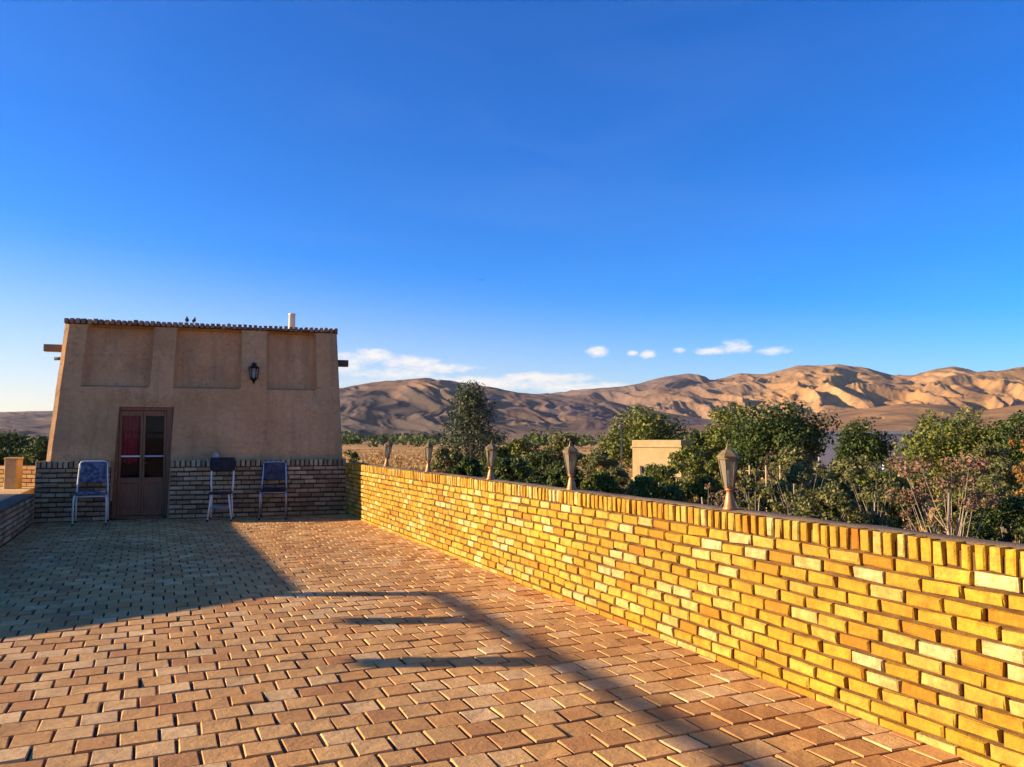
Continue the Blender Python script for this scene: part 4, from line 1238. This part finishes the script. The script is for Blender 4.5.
# ------------------------------------------------------------------ camera, sun, sky
cam = bpy.data.cameras.new('Camera'); co = bpy.data.objects.new('Camera', cam); COL.objects.link(co)
co.location = (0, 0, EYE)
co.rotation_euler = (math.pi / 2 + PITCH, 0, -YAW)
cam.sensor_width = 36; cam.lens = FPX / IW * 36
cam.clip_start = 0.05; cam.clip_end = 30000
scene.camera = co

d = Vector((math.cos(SUN_EL) * math.cos(SUN_AZ), -math.cos(SUN_EL) * math.sin(SUN_AZ), -math.sin(SUN_EL)))
sl = bpy.data.lights.new('Sun', 'SUN'); sl.energy = 5.0; sl.angle = R(0.5); sl.color = (1.0, 0.80, 0.55)
so = bpy.data.objects.new('Sun', sl); COL.objects.link(so)
so.rotation_euler = d.to_track_quat('-Z', 'Y').to_euler()

w = bpy.data.worlds.new('World'); scene.world = w; w.use_nodes = True
nt = w.node_tree
bg = nt.nodes['Background']
sky = node(nt, 'ShaderNodeTexSky', sky_type='NISHITA')
sky.sun_disc = False; sky.sun_elevation = SUN_EL
sky.sun_rotation = math.atan2(-d.x, -d.y)
sky.altitude = 1200; sky.air_density = 1.0; sky.dust_density = 0.9; sky.ozone_density = 2.5
hs = node(nt, 'ShaderNodeHueSaturation'); hs.inputs['Saturation'].default_value = 1.28
nt.links.new(sky.outputs[0], hs.inputs['Color'])
col = mixc(nt, 1.0, hs.outputs[0], (0.12, 0.66, 1.16), 'MULTIPLY')
# clouds, fixed by bearing and height in the world
tc = node(nt, 'ShaderNodeTexCoord')
sp = node(nt, 'ShaderNodeSeparateXYZ'); nt.links.new(tc.outputs['Generated'], sp.inputs[0])
def mth(op, a, b=None, clamp=False):
    n = node(nt, 'ShaderNodeMath', operation=op); n.use_clamp = clamp
    for s, v in ((n.inputs[0], a), (n.inputs[1], b)):
        if v is None: continue
        if isinstance(v, (int, float)): s.default_value = v
        else: nt.links.new(v, s)
    return n.outputs[0]
az = mth('ARCTAN2', sp.outputs['X'], sp.outputs['Y'])
el = mth('ARCSINE', sp.outputs['Z'])
cv = node(nt, 'ShaderNodeCombineXYZ'); nt.links.new(az, cv.inputs[0]); nt.links.new(mth('MULTIPLY', el, 2.2), cv.inputs[1])
nz = noise(nt, 22, 6, 0.6, vec=cv.outputs[0], dist=0.3)
nz2 = noise(nt, 75, 6, 0.7, vec=cv.outputs[0])
blobs = [(372, 356, 34, 9), (435, 368, 52, 7), (395, 374, 60, 8), (520, 378, 26, 6), (345, 362, 30, 14), (598, 351, 15, 7), (633, 353, 8, 4), (649, 354, 11, 6), (680, 350, 9, 4), (712, 351, 22, 5), (738, 346, 22, 9), (775, 350, 22, 6), (470, 384, 150, 10), (545, 378, 60, 8), (590, 388, 90, 7), (410, 362, 40, 8)]
tot = None
for (px, py, wx, wy) in blobs:
    a0 = az_of(px); e0 = math.atan((437 - py) / FPX * math.cos(math.atan((px - 512) / FPX)))
    cs = math.cos(math.atan((px - 512) / FPX))
    dx = mth('DIVIDE', mth('SUBTRACT', az, a0), wx / FPX * cs * cs); dy = mth('DIVIDE', mth('SUBTRACT', el, e0), wy / FPX * cs)
    r2 = mth('ADD', mth('MULTIPLY', dx, dx), mth('MULTIPLY', dy, dy))
    v = mth('SUBTRACT', 1.0, r2, True)
    tot = v if tot is None else mth('MAXIMUM', tot, v)
cm = mth('MULTIPLY', mth('SUBTRACT', mth('ADD', mth('MULTIPLY', tot, 0.70), mth('ADD', mth('MULTIPLY', nz, 1.2), mth('MULTIPLY', nz2, 1.3))), 1.42), 1.6, True)
cm = mth('MULTIPLY', cm, mth('GREATER_THAN', tot, 0.0))
CLOUD = (4.5, 4.25, 4.05)
# faint high wisps
wv = node(nt, 'ShaderNodeCombineXYZ'); nt.links.new(mth('ADD', mth('MULTIPLY', az, 1.2), mth('MULTIPLY', el, 0.8)), wv.inputs[0]); nt.links.new(mth('MULTIPLY', el, 7.0), wv.inputs[1])
wn = noise(nt, 1.6, 7, 0.6, vec=wv.outputs[0], dist=0.8)
wf = mth('MULTIPLY', mth('SUBTRACT', wn, 0.46), 0.16, True)
col = mixc(nt, wf, col, (2.2, 3.0, 4.0))
# pale dusty air low in the sky, warmer and thicker towards the sun
sunw = mth('MULTIPLY', mth('ADD', mth('COSINE', mth('SUBTRACT', az, math.atan2(-d.x, -d.y))), 1.0), 0.5)
hz = mth('POWER', mth('SUBTRACT', 1.0, mth('DIVIDE', el, mth('ADD', 0.11, mth('MULTIPLY', sunw, 0.19))), True), 1.7)
warm = mixc(nt, mth('MULTIPLY', sunw, 1.35, True), (2.4, 3.1, 3.9), (4.9, 4.0, 2.9))
col = mixc(nt, mth('MULTIPLY', hz, 0.93), col, warm)
cl = mixc(nt, mth('MULTIPLY', cm, 0.9), col, CLOUD)
nt.links.new(cl, bg.inputs['Color'])
bg.inputs['Strength'].default_value = 0.09

scene.view_settings.view_transform = 'Standard'; scene.view_settings.look = 'None'
scene.view_settings.exposure = 1.36; scene.view_settings.gamma = 1.0; scene.view_settings.use_curve_mapping = False
scene.render.engine = 'CYCLES'
scene.cycles.max_bounces = 6; scene.cycles.transparent_max_bounces = 8
